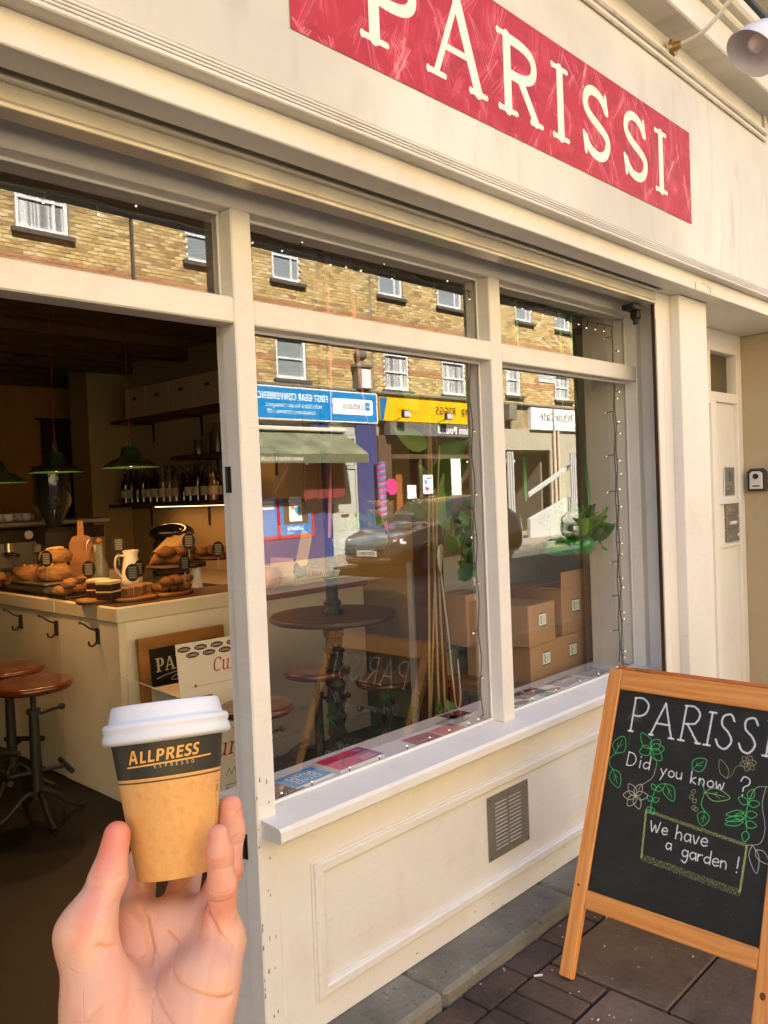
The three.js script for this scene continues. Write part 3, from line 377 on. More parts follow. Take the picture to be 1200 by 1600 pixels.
{ // B: yellow and grey signs, dark shopfront
  const sg = mesh('yellow_sign', bx(15.44, 3.40, 12.86, 20.5, 4.02, 13.0, 0.006), flat([0.75, 0.46, 0.01], { roughness: 0.45 }), B);
  P3(sg, 'sign_print', print(1024, 120, (x, w, h) => { x.fillStyle = '#f3bb08'; x.fillRect(0, 0, w, h); x.fillStyle = '#2b1c10'; x.font = 'bold 62px sans-serif'; x.fillText('MR', 250, 80); x.fillText('RIGGS', 390, 74); x.font = '28px sans-serif'; x.fillStyle = '#7b5a10'; x.fillText('FAMILY NATURE', 700, 76); x.fillStyle = '#0b6fb0'; x.beginPath(); x.moveTo(w, 0); x.lineTo(w - 56, 0); x.lineTo(w - 22, h); x.lineTo(w, h); x.fill(); }, 5.04, 0.6), 17.97, 3.71, 12.855);
  const gs = mesh('grey_sign', bx(15.68, 3.03, 12.74, 20.1, 3.37, 12.98, 0.006), flat([0.17, 0.17, 0.16], { roughness: 0.6 }), B);
  P3(gs, 'sign_print', print(1024, 80, (x, w, h) => { x.fillStyle = '#6b6b66'; x.fillRect(0, 0, w, h); x.fillStyle = '#fbfbf8'; x.font = 'bold 66px sans-serif'; x.fillText('Brixton Pound', 130, 62); }, 4.4, 0.33), 17.89, 3.2, 12.735);
  for (const x of [16.0, 17.75, 19.35]) { const f = mesh('floodlight', [bx(x - 0.14, 3.46, 12.42, x + 0.14, 3.66, 12.52, 0.02)], mats.dark, B); mesh('floodlight_glass', bx(x - 0.11, 3.48, 12.412, x + 0.11, 3.63, 12.419, 0.002), flat([0.6, 0.62, 0.62], { roughness: 0.2 }), f); mesh('bracket', rod([x, 3.5, 12.52], [x, 3.42, 12.86], 0.014), mats.dark, f); }
  const br = M({ color: lin(0.12, 0.075, 0.04), map: greyNoise, roughness: 0.6 });
  mesh('shopfront', [bx(15.42, 0.05, 12.94, 20.6, 0.55, 13.02), bx(15.42, 0.55, 12.95, 15.9, 3.03, 13.02), bx(17.0, 0.55, 12.95, 17.12, 2.5, 13.02), bx(19.3, 0.55, 12.95, 19.45, 3.03, 13.02), bx(15.9, 2.42, 12.93, 19.3, 2.54, 13.02), bx(15.9, 2.9, 12.93, 19.3, 3.03, 13.02), bx(19.45, 2.2, 12.95, 20.6, 3.03, 13.02)], br, B);
  mesh('shop_interior', [bx(15.42, 0.1, 15.4, 20.6, 3.3, 15.5, 0), bx(15.42, 0.1, 13.3, 15.5, 3.3, 15.4, 0), bx(20.5, 0.1, 13.3, 20.6, 3.3, 15.4, 0)], flat([0.24, 0.17, 0.10], { roughness: 0.9 }), B);
  mesh('shop_ceiling', bx(15.42, 3.2, 13.05, 20.6, 3.28, 15.4, 0), flat([0.3, 0.25, 0.18]), B);
  for (const [x, y, w, hh, c] of [[16.62, 1.53, 0.36, 0.36, '#f4f4ea'], [17.3, 1.72, 0.42, 0.52, '#dfe9f4'], [18.55, 1.9, 0.44, 1.05, '#edf3e6']]) P3(B, 'window_poster', print(64, 64, (q) => { q.fillStyle = c; q.fillRect(0, 0, 64, 64); if (w > 0.4 && hh < 0.6) { q.fillStyle = '#446'; q.fillRect(8, 10, 30, 4); q.fillStyle = '#c33'; q.fillRect(24, 42, 26, 10); q.fillStyle = '#58c'; q.fillRect(40, 18, 12, 14); } }, w, hh), x, y, 12.92);
  mesh('door_leaf', bx(16.05, 0.55, 12.95, 16.28, 2.0, 13.0), flat([0.30, 0.10, 0.02], { roughness: 0.4 }), B);
  const bp = thing('barber_pole', 'pink and blue striped barber pole beside the dark shopfront across the street', 'pole', [15.24, 0.95, 12.72]);
  mesh('pole', cyl(0.12, 0.12, 1.4), M({ map: tex(64, (u, v) => { const k = ((u * 1 + v * 9) % 1 + 1) % 1; return k < 0.34 ? [0.83, 0.13, 0.32] : k < 0.67 ? [0.12, 0.55, 0.70] : [0.6, 0.5, 0.75]; }, true, 1, 256), roughness: 0.4 }), bp); mesh('pole_bracket', [bx(-0.03, 0.1, 0, 0.03, 0.16, 0.22), bx(-0.03, 1.24, 0, 0.03, 1.3, 0.22)], mats.dark, bp);
  one('octagon_sign', ext(Array.from({ length: 8 }, (_, i) => [0.22 * Math.cos(i * Math.PI / 4 + 0.39), 0.22 * Math.sin(i * Math.PI / 4 + 0.39)]), 0.03, 0.004), flat([0.7, 0.04, 0.22], { roughness: 0.4 }), 'small pink octagonal sign beside the striped pole across the street', 'sign', [15.72, 1.68, 12.80]);
}
{ // C: white cafe sign, plain wall, pipes
  const sg = mesh('white_sign', bx(22.4, 3.35, 12.86, 25.58, 4.06, 13.0, 0.006), mats.white, Cc);
  P3(sg, 'sign_print', print(1024, 224, (x, w, h) => { x.fillStyle = '#f4f4ee'; x.fillRect(0, 0, w, h); x.fillStyle = '#27241f'; x.font = 'bold 118px serif'; x.fillText('s & White Café', -6, 128); x.font = '40px serif'; x.fillText('CARIBBEAN · CUISINE · 0207 326', 20, 200); x.fillStyle = '#7e8078'; x.fillRect(590, 0, 36, h); }, 3.14, 0.68), 23.99, 3.705, 12.855);
  P3(Cc, 'street_name_plate', print(256, 80, (x, w, h) => { x.fillStyle = '#cdd2cc'; x.fillRect(0, 0, w, h); x.fillStyle = '#5d635f'; x.font = '40px serif'; x.fillText('SHAKESPEARE', 6, 54, 244); }, 0.98, 0.33), 23.58, 5.10, 12.985);
  mesh('plaster_wall', [bx(23.6, 0.05, 12.95, 25.7, 3.35, 13.02), bx(20.62, 2.7, 12.95, 23.6, 3.35, 13.02)], M({ color: lin(0.44, 0.40, 0.29), map: paintMap, roughness: 0.85 }), Cc);
  mesh('entrance_lobby', [bx(20.62, 0.05, 15.4, 23.6, 2.75, 15.5, 0), bx(20.62, 2.65, 13.05, 23.6, 2.72, 15.4, 0), bx(20.62, 0.05, 13.3, 20.7, 2.7, 15.4, 0), bx(23.5, 0.05, 13.3, 23.6, 2.7, 15.4, 0)], flat([0.22, 0.18, 0.13]), Cc);
  for (const x of [23.75, 24.0]) mesh('drain_pipe', rod([x, 0.1, 12.88], [x, 3.34, 12.88], 0.05, 0.05, 10), flat([0.6, 0.48, 0.35], { roughness: 0.7 }), Cc);
  mesh('lamp_box', bx(21.0, 3.6, 12.7, 21.4, 4.1, 12.95, 0.02), mats.stone, Cc);
}
const offWhite = flat([0.5, 0.5, 0.46], { roughness: 0.6 });
{ // white picket railings and a stair rail before the cafe entrance
  for (const [x0, n, lab] of [[19.1, 3, 'narrow white railing panel before the dark cafe entrance across the street'], [22.45, 5, 'wide white railing panel beside the pale stair flank across the street']]) { const r = thing('white_railing', lab, 'railing', [x0, 0.04, 11.5]); for (let i = 0; i < n; i++) mesh('picket', bx(i * 0.11, 0, 0, i * 0.11 + 0.06, 2.5, 0.05), offWhite, r); mesh('rail', [bx(-0.05, 2.2, 0.051, n * 0.11 + 0.1, 2.28, 0.09), bx(-0.05, 0.4, 0.051, n * 0.11, 0.47, 0.09)], offWhite, r); }
  const st = thing('stair_flank', 'white sloping stair flank before the cafe entrance across the street', 'stairs', [20.4, 0.04, 11.7]);
  mesh('flank', ext([[0, 0], [2.3, 0], [2.3, 1.15], [0, 0.55]], 0.1, 0.01), offWhite, st); mesh('hand_rail', ext([[0, 1.2], [2.3, 2.0], [2.3, 2.12], [0, 1.32]], 0.06, 0.01), offWhite, st);
}
{ // houses that close the row at both ends
  for (const [x0, x1, lab] of [[-30, 2.19, 'plain yellow brick house at the near end of the far row'], [25.8, 60, 'plain yellow brick house at the far end of the far row']]) { const n = thing('plain_brick_house', lab, 'house', [(x0 + x1) / 2, 0, 0]); const w = (x1 - x0) / 2; mesh('wall', bx(-w, 0, Z0, w, 10, Z0 + 6, 0.01), M({ color: lin(0.56, 0.41, 0.19), map: mats.stone.map, roughness: 0.9 }), n); for (let k = -2; k <= 2; k++) for (const y of [0.9, 4.3, 6.7]) { const f = mesh('window', bx(k * w * 0.36 - 0.6, y, Z0 - 0.03, k * w * 0.36 + 0.6, y + 1.4, Z0 - 0.001), mats.white, n); mesh('pane', bx(k * w * 0.36 - 0.5, y + 0.1, Z0 - 0.04, k * w * 0.36 + 0.5, y + 1.3, Z0 - 0.031, 0), mats.farGlass, f); } }
  struct('terrace_backs', bx(2.2, 3.4, Z0 + 2.6, 25.7, 10, Z0 + 6, 0.01), flat([0.2, 0.17, 0.12]));
}
// ---------- parked cars ----------
function makeCar(label, paint, plate) {   // nose towards -x, standing on y = 0, near side at z = 0
  const car = thing('parked_car', label, 'car', [0, 0, 0], 0, 'cars parked across the street');
  const glass = M({ color: lin(0.02, 0.024, 0.022), roughness: 0.04, ior: 1.6 });
  const rub = flat([0.015, 0.015, 0.015], { roughness: 0.8 });
  // body sections along x: [x, bottom, belt height, half width, roof height, roof half width]
  const st = [[0.0, 0.32, 0.60, 0.58, 0.60, 0.50], [0.10, 0.24, 0.70, 0.74, 0.71, 0.6], [0.5, 0.22, 0.84, 0.82, 0.86, 0.66], [1.0, 0.22, 0.92, 0.845, 0.95, 0.68], [1.25, 0.22, 0.95, 0.85, 1.0, 0.69], [1.75, 0.22, 0.97, 0.86, 1.38, 0.62], [2.1, 0.22, 0.98, 0.86, 1.48, 0.61], [2.9, 0.22, 0.99, 0.86, 1.50, 0.61], [3.5, 0.22, 1.0, 0.855, 1.44, 0.60], [3.95, 0.24, 1.0, 0.83, 1.10, 0.62], [4.1, 0.32, 0.9, 0.76, 0.95, 0.6]];
  const ring = ([x, b, h, w, r, rw]) => { const o = []; const add = (z, y) => o.push(V(x, y, z)); add(-w * 0.9, b); add(-w, b + 0.12); add(-w * 1.01, (b + h) / 2 + 0.05); add(-w * 0.97, h); add(-(w * 0.35 + rw * 0.65), h + (r - h) * 0.5); add(-rw, r - 0.05 * Math.min(1, (r - h) * 4)); add(-rw * 0.5, r); add(rw * 0.5, r); add(rw, r - 0.05 * Math.min(1, (r - h) * 4)); add(w * 0.35 + rw * 0.65, h + (r - h) * 0.5); add(w * 0.97, h); add(w * 1.01, (b + h) / 2 + 0.05); add(w, b + 0.12); add(w * 0.9, b); return o; };
  const curve = []; { const rs = st.map(ring); const n = rs[0].length; const cs = []; for (let k = 0; k < n; k++) cs.push(new THREE.CatmullRomCurve3(rs.map((r) => r[k]), false, 'centripetal')); for (let i = 0; i <= 44; i++) curve.push(cs.map((c) => c.getPoint(i / 44))); }
  const P = []; const n = curve[0].length; for (let i = 0; i < curve.length - 1; i++) for (let k = 0; k < n; k++) { const a = curve[i][k], b = curve[i][(k + 1) % n], c = curve[i + 1][(k + 1) % n], d = curve[i + 1][k]; for (const q of [a, c, b, a, d, c]) P.push(q.x, q.y, q.z); }
  for (const [s, f] of [[curve[0], 1], [curve[44], -1]]) for (let k = 1; k < n - 1; k++) { const t = f > 0 ? [s[0], s[k], s[k + 1]] : [s[0], s[k + 1], s[k]]; for (const q of t) P.push(q.x, q.y, q.z); }
  let g = G(); g.setAttribute('position', new THREE.Float32BufferAttribute(P, 3)); g = mergeVertices(g, 1e-4); g.computeVertexNormals(); g = boxUV(g);
  mesh('body', g, paint, car);
  const W = 0.86;
  for (const s of [-1, 1]) {
    mesh('side_window', ext([[1.62, 1.0], [1.98, 1.36], [2.6, 1.42], [2.6, 1.01]], 0.004, 0.012).translate(0, 0, s * 0.775 - 0.002).applyMatrix4(new THREE.Matrix4().makeTranslation(0, 0, 0)), glass, car);
    mesh('side_window', ext([[2.68, 1.01], [2.68, 1.42], [3.3, 1.38], [3.7, 1.03]], 0.004, 0.012).translate(0, 0, s * 0.772 - 0.002), glass, car);
    const hl = mesh('headlight', new THREE.SphereGeometry(0.5, 18, 12).scale(0.30, 0.16, 0.34).rotateY(s * 0.5).translate(0.22, 0.66, s * 0.62), flat([0.6, 0.62, 0.6], { roughness: 0.08, clearcoat: 1 }), car);
    mesh('wing_mirror', [new THREE.SphereGeometry(0.5, 12, 8).scale(0.12, 0.14, 0.2).translate(1.62, 1.02, s * 0.98), rod([1.62, 0.99, s * 0.85], [1.62, 1.0, s * 0.95], 0.02)], paint, car);
    for (const x of [0.78, 3.35]) { const w = mesh('wheel', new THREE.TorusGeometry(0.235, 0.085, 12, 30).translate(x, 0.31, s * 0.78), rub, car); mesh('rim', [new THREE.CylinderGeometry(0.2, 0.2, 0.05, 24).rotateX(Math.PI / 2).translate(x, 0.31, s * 0.82), ...[0, 1, 2, 3, 4].map((k) => bx(-0.02, 0.02, -0.03, 0.02, 0.19, 0.03, 0.004).rotateZ(k * 1.2566).translate(x, 0.31, s * 0.84))], flat([0.4, 0.4, 0.42], { metalness: 0.8, roughness: 0.35 }), w); mesh('arch', new THREE.TorusGeometry(0.335, 0.03, 8, 24, Math.PI).translate(x, 0.31, s * 0.84), rub, w); }
  }
  mesh('windscreen', ext([[-0.6, 0], [0.6, 0], [0.52, 0.55], [-0.52, 0.55]], 0.01, 0.01).rotateY(-Math.PI / 2).rotateZ(-0.86).translate(1.27, 0.985, 0), glass, car);
  mesh('grille', bx(-0.02, 0.40, -0.45, 0.06, 0.56, 0.45, 0.02), rub, car); mesh('bumper', bx(-0.035, 0.30, -0.62, 0.1, 0.385, 0.62, 0.03), paint, car);
  const np = mesh('number_plate', bx(-0.05, 0.41, -0.26, -0.036, 0.52, 0.26, 0.003), mats.white, car);
  mesh('plate_print', new THREE.PlaneGeometry(0.5, 0.1).rotateY(-Math.PI / 2).translate(-0.0515, 0.465, 0), M({ map: canvasTex(256, 52, (x) => { x.fillStyle = '#efeee2'; x.fillRect(0, 0, 256, 52); x.fillStyle = '#111'; x.font = 'bold 46px sans-serif'; x.fillText(plate, 8, 43, 240); }), roughness: 0.5 }), np);
  return car;
}
makeCar('dark parked hatchback with rounded headlights across the street', M({ color: lin(0.02, 0.022, 0.02), roughness: 0.22, clearcoat: 1, clearcoatRoughness: 0.03 }), 'AV03 MYU').position.set(11.2, -0.06, 9.28);
makeCar('silver parked hatchback behind the dark one across the street', M({ color: lin(0.42, 0.43, 0.44), roughness: 0.25, metalness: 0.4, clearcoat: 1, clearcoatRoughness: 0.03 }), 'LD52 KXR').position.set(19.2, -0.06, 9.28);

// ---------- inside the cafe ----------
const T = thing;
{ // counter
  const c = T('service_counter', 'cream L shaped service counter with coat hooks on its dark side', 'counter', [0, 0, 0]);
  mesh('front_panel', bx(2.0, 0.1, -2.62, 3.70, 1.0, -1.975, 0.004), M({ color: lin(0.85, 0.82, 0.72), map: paintMap, roughness: 0.55 }), c);
  mesh('side_panel', bx(2.004, 0.1, -5.2, 2.62, 1.0, -2.621, 0.004), mats.cream, c);
  mesh('counter_top', [bx(1.985, 1.0005, -2.64, 2.66, 1.08, -1.96, 0.008), bx(1.985, 1.0005, -5.2, 2.64, 1.08, -2.641, 0.008), bx(2.641, 1.0005, -4.7, 3.15, 1.0795, -4.05, 0.008), bx(2.66, 0.1, -4.68, 3.12, 1.0, -4.07, 0.004)], mats.cream, c);
  mesh('top_sheet', [bx(1.995, 1.0802, -2.63, 2.655, 1.084, -1.972, 0.001), bx(1.995, 1.0802, -5.19, 2.635, 1.084, -2.651, 0.001)], mats.wood, c);
  mesh('wooden_top', bx(2.661, 1.0005, -2.64, 3.72, 1.04, -1.955, 0.006), mats.oak, c);
  mesh('skirting', [bx(2.0, 0.1, -1.974, 3.70, 0.20, -1.958, 0.003)], mats.white, c);
  mesh('corner_batten', bx(1.992, 0.1, -1.9745, 2.03, 1.0, -1.962, 0.003), mats.cream, c);
  for (const x of [3.02, 3.10]) mesh('knob', [sph(0.016, x, 0.86, -1.95), rod([x, 0.86, -1.974], [x, 0.86, -1.95], 0.006)], mats.steel, c);
  for (const z of [-2.18, -2.65, -3.11]) { const h = mesh('coat_hook', [bx(1.988, 0.88, z - 0.012, 2.0035, 0.96, z + 0.012, 0.003), tube([[1.99, 0.95, z], [1.955, 0.965, z], [1.925, 0.99, z], [1.905, 1.0, z]], 0.005, 12, 6), tube([[1.99, 0.895, z], [1.97, 0.875, z], [1.95, 0.88, z], [1.945, 0.90, z]], 0.005, 12, 6), sph(0.008, 1.905, 1.0, z, 8)], mats.iron, c); }
}
{ // blackboard leaning on the counter front
  const b = T('framed_blackboard', 'oak framed blackboard leaning against the front of the counter', 'blackboard', [2.06, 0.1, -1.86]); b.rotation.x = -0.085; b.rotation.y = 0.03;
  mesh('frame', [bx(0, 0, 0, 0.055, 0.82, 0.03), bx(0.46, 0, 0, 0.515, 0.82, 0.03), bx(0.0555, 0.76, 0, 0.4595, 0.82, 0.031), bx(0.0555, 0, 0, 0.4595, 0.06, 0.031)], mats.oak, b);
  mesh('slate', new THREE.PlaneGeometry(0.405, 0.70).translate(0.2575, 0.41, 0.016), M({ roughness: 0.8, map: canvasTex(512, 880, (x, w, h) => { x.fillStyle = '#16150f'; x.fillRect(0, 0, w, h); x.strokeStyle = '#c9c4b4'; x.fillStyle = '#c9c4b4'; x.font = 'bold 120px serif'; x.fillText('PARISSI', 44, 150, 430); x.lineWidth = 6; x.beginPath(); x.moveTo(50, 190); x.quadraticCurveTo(200, 150, 440, 170); x.stroke(); x.beginPath(); x.ellipse(200, 200, 46, 14, -0.2, 0, 7); x.stroke(); x.font = 'bold 110px serif'; x.fillText('D', 90, 330); x.font = 'bold 60px serif'; x.fillText('t', 66, 450); }) }), b);
}
{ // printed white carton with an open flap
  const b = T('printed_carton', 'white printed carton with its flap raised before the leaning blackboard', 'carton', [2.02, 0.1, -1.48], -0.1);
  const white = flat([0.62, 0.6, 0.54], { roughness: 0.7 });
  const art = (draw, w, h) => M({ roughness: 0.65, map: canvasTex(w, h, (x) => { x.fillStyle = '#d8d3c6'; x.fillRect(0, 0, w, h); draw(x, w, h); }) });
  mesh('box', bx(0, 0, -0.30, 0.42, 0.6, 0, 0.003), white, b);
  mesh('front_print', new THREE.PlaneGeometry(0.42, 0.6).translate(0.21, 0.3, 0.002), art((x) => { x.fillStyle = '#8e1530'; x.fillRect(60, 10, 100, 40); x.font = 'italic 110px serif'; x.fillText('Cunill', 90, 310, 300); x.strokeStyle = '#5c3a34'; x.lineWidth = 5; for (const s of [1, -1]) { x.beginPath(); x.moveTo(300 - s * 40, 190); x.bezierCurveTo(300, 200, 300, 160, 300 + s * 40, 150); x.stroke(); x.beginPath(); x.arc(300 + s * 44, 146, 10, 0, 7); x.stroke(); } x.strokeStyle = '#6b625a'; x.lineWidth = 3; x.beginPath(); x.moveTo(210, 400); for (let i = 0; i < 14; i++) x.lineTo(214 + i * 14, 400 + (i % 2 ? -26 : 8)); x.stroke(); x.fillStyle = '#8b8378'; for (let i = 0; i < 3; i++) x.fillRect(210, 450 + i * 40, 170, 4); }, 420, 600), b);
  const fl = mesh('flap', bx(0, 0, -0.004, 0.42, 0.24, 0, 0.001).rotateX(-0.12).translate(0, 0.6, 0), white, b);
  mesh('flap_print', new THREE.PlaneGeometry(0.42, 0.24).translate(0.21, 0.12, 0.0015).rotateX(-0.12).translate(0, 0.6, 0), art((x) => { for (let r = 0; r < 2; r++) for (let i = 0; i < 5; i++) { x.fillStyle = '#3c2620'; x.beginPath(); x.ellipse(40 + i * 84 + r * 40, 28 + r * 30, 33, 13, 0, 0, 7); x.fill(); x.fillStyle = '#cbbfae'; x.font = 'bold 15px sans-serif'; x.fillText('CUNILL', 14 + i * 84 + r * 40, 33 + r * 30, 52); } x.fillStyle = '#b3122c'; x.font = 'italic 88px serif'; x.fillText('Cunill', 170, 150, 210); x.beginPath(); x.arc(80, 200, 7, 0, 7); x.fill(); x.fillStyle = '#8b8378'; x.fillRect(60, 202, 320, 2); }, 420, 240), fl);
  const sf = mesh('side_flap', bx(-0.17, 0, -0.29, 0, 0.004, -0.01, 0.001).rotateZ(-0.5).translate(0, 0.6, 0), white, b);
  mesh('flap_mark', new THREE.PlaneGeometry(0.12, 0.2).rotateX(-Math.PI / 2).translate(-0.09, 0.0055, -0.15).rotateZ(-0.5).translate(0, 0.6, 0), art((x) => { x.strokeStyle = '#3c2620'; x.lineWidth = 6; x.beginPath(); x.ellipse(50, 80, 30, 14, 0, 0, 7); x.stroke(); }, 100, 160), sf);
}
// bar stools
function stool(label) {
  const s = T('bar_stool', label, 'stool', [0, 0, 0], 0, 'cast iron bar stools');
  mesh('seat', lathe([[0, 0.0], [0.14, 0.0], [0.165, 0.008], [0.172, 0.02], [0.17, 0.034], [0.16, 0.042], [0.08, 0.036], [0, 0.034]], 36).translate(0, 0.585, 0), mats.seat, s);
  mesh('spindle', cyl(0.012, 0.012, 0.26, 0, 0.33, 0), mats.iron, s);
  mesh('column', [cyl(0.026, 0.021, 0.40, 0, 0.1, 0), cyl(0.03, 0.03, 0.02, 0, 0.48, 0)], mats.iron, s);
  mesh('height_lever', [rod([0, 0.47, 0], [0.15, 0.475, 0.0], 0.007), sph(0.016, 0.155, 0.475, 0, 10)], mats.iron, s);
  const fr = mesh('foot_rest', [rod([0, 0.22, 0], [0.12, 0.22, 0.06], 0.010), rod([0.06, 0.22, 0.15], [0.16, 0.22, -0.03], 0.013), rod([0, 0.22, 0], [-0.12, 0.22, -0.06], 0.010), rod([-0.16, 0.22, 0.03], [-0.06, 0.22, -0.15], 0.013)], mats.iron, s);
  for (let k = 0; k < 4; k++) { const a = k * Math.PI / 2 + 0.4; mesh('leg', tube([[0.0, 0.13, 0], [0.05 * Math.cos(a), 0.12, 0.05 * Math.sin(a)], [0.13 * Math.cos(a), 0.05, 0.13 * Math.sin(a)], [0.2 * Math.cos(a), 0.012, 0.2 * Math.sin(a)]], 0.012, 14, 7), mats.iron, s); }
  return s;
}
const st0 = stool('bar stool with a round brown seat beside the hooks of the counter');
st0.position.set(1.64, 0.1, -2.15); st0.rotation.y = 0.3; st0.scale.set(1.08, 1.06, 1.08);
dup(st0, [1.74, 0.1, -2.68], 1.2, 'bar stool half hidden behind another by the dark counter side').scale.set(1.06, 1.04, 1.06);
dup(st0, [2.72, 0.1, -1.34], -0.6, 'bar stool just behind the twisted iron table column').scale.set(0.98, 1.0, 0.98);
dup(st0, [2.93, 0.1, -1.05], 2.6, 'bar stool with an orange glint between table column and canes').scale.set(0.98, 0.92, 0.98);
dup(st0, [2.17, 0.1, -1.12], 0.1, 'bar stool partly behind the white window post').scale.set(0.95, 0.95, 0.95);
{ // iron column table
  const t = T('column_table', 'round wooden table on an ornate black cast iron column', 'table', [2.76, 0.1, -1.25]);
  mesh('table_top', lathe([[0.05, 0], [0.30, 0], [0.312, 0.008], [0.312, 0.022], [0.305, 0.03], [0.05, 0.03]], 48).translate(0, 0.872, 0), mats.wood, t);
  const prof = [[0.13, 0], [0.13, 0.02], [0.075, 0.04], [0.07, 0.09]]; for (let i = 0; i < 9; i++) { const y = 0.10 + i * 0.082; prof.push([0.036, y], [0.034, y + 0.025], [0.048, y + 0.033], [0.053, y + 0.042], [0.048, y + 0.05], [0.036, y + 0.058]); } prof.push([0.04, 0.845], [0.065, 0.87]);
  mesh('column', [lathe(prof, 24)], mats.iron, t);
  for (let i = 0; i < 5; i++) mesh('twist', tube(Array.from({ length: 22 }, (_, k) => { const a = k * 0.55 + i * 1.257; return [0.037 * Math.cos(a), 0.1 + k * 0.034, 0.037 * Math.sin(a)]; }), 0.0075, 60, 5), mats.iron, t);
  mesh('upper_column', lathe([[0.05, 0.903], [0.05, 0.92], [0.034, 0.935], [0.044, 0.95], [0.044, 0.96], [0.03, 0.975], [0.03, 1.02], [0.03, 1.06], [0.04, 1.075], [0.046, 1.085], [0.04, 1.095], [0.03, 1.11], [0.028, 1.2], [0.027, 2.7], [0.05, 2.76]], 22), mats.iron, t);
  mesh('collar', lathe([[0.04, 0.80], [0.05, 0.79], [0.055, 0.83], [0.05, 0.85]], 20), mats.seat, t);
}
// pendant lamps
function pendant(label) {
  const p = T('pendant_lamp', label, 'lamp', [0, 0, 0], 0, 'green enamel pendant lamps over the counter');
  mesh('shade', lathe([[0.146, 0.0], [0.14, 0.006], [0.10, 0.035], [0.06, 0.05], [0.048, 0.075], [0.042, 0.10], [0.02, 0.112], [0.02, 0.109], [0.039, 0.097], [0.045, 0.072], [0.057, 0.047], [0.097, 0.032], [0.137, 0.003]], 36), M({ color: lin(0.012, 0.04, 0.014), roughness: 0.18, clearcoat: 0.8 }), p);
  mesh('cord', rod([0, 0.15, 0], [0, 1.05, 0], 0.002), flat([0.22, 0.03, 0.02]), p);
  mesh('cap', [cyl(0.012, 0.01, 0.03, 0, 0.11, 0), new THREE.TorusGeometry(0.012, 0.003, 6, 14).translate(0, 0.15, 0)], mats.iron, p);
  const b = mesh('bulb', sph(0.026, 0, 0.03, 0, 14), M({ color: lin(1, 0.9, 0.7), emissive: lin(1, 0.66, 0.3), emissiveIntensity: 0.8 }), p);
  const l = new THREE.PointLight(0xffb469, 0.16); l.position.set(0, 0.0, 0); l.castShadow = true; l.shadow.radius = 1.2; p.add(l); l.position.y = 0.03;
  return p;
}
const pd = pendant('dark green enamel pendant lamp before the bottle shelves'); pd.position.set(2.186, 1.77, -2.111);
dup(pd, [2.032, 1.77, -2.634], 0, 'dark green enamel pendant lamp before the orange back wall');
dup(pd, [1.60, 1.71, -2.359], 0, 'dark green enamel pendant lamp cut by the photograph edge above the stools');
// shelves on the party wall, run along z
const shelfMat = mats.wood;
for (const [y, z0, z1, lab] of [[2.31, -5.1, -3.0, 'top dark wooden wall shelf with cartons'], [1.945, -4.15, -2.8, 'middle dark wooden wall shelf with glasses'], [1.57, -5.2, -2.8, 'lower dark wooden wall shelf lined with bottles']]) {
  const s = T('wall_shelf', lab, 'shelf', [3.95, y, 0]);
  mesh('board', bx(-0.26, -0.03, z0, -0.001, 0, z1, 0.003), shelfMat, s);
  for (const z of [z0 + 0.3, (z0 + z1) / 2, z1 - 0.3]) mesh('bracket', [bx(-0.2, -0.045, z - 0.01, -0.002, -0.031, z + 0.01, 0.002), bx(-0.014, -0.2, z - 0.01, -0.002, -0.046, z + 0.01, 0.002)], mats.iron, s);
  if (y < 2.2) { mesh('led_strip', bx(-0.21, -0.0365, z0 + 0.7, -0.19, -0.0315, z1 - 0.3, 0.001), M({ color: lin(1, 0.8, 0.5), emissive: lin(1, 0.62, 0.3), emissiveIntensity: 0.6 }), s); const L = new THREE.RectAreaLight(0xffa860, 4.5, z1 - z0 - 1.0, 0.02); L.position.set(-0.2, -0.04, (z0 + z1) / 2 + 0.2); L.rotation.set(-Math.PI / 2, 0, Math.PI / 2); s.add(L); }
}
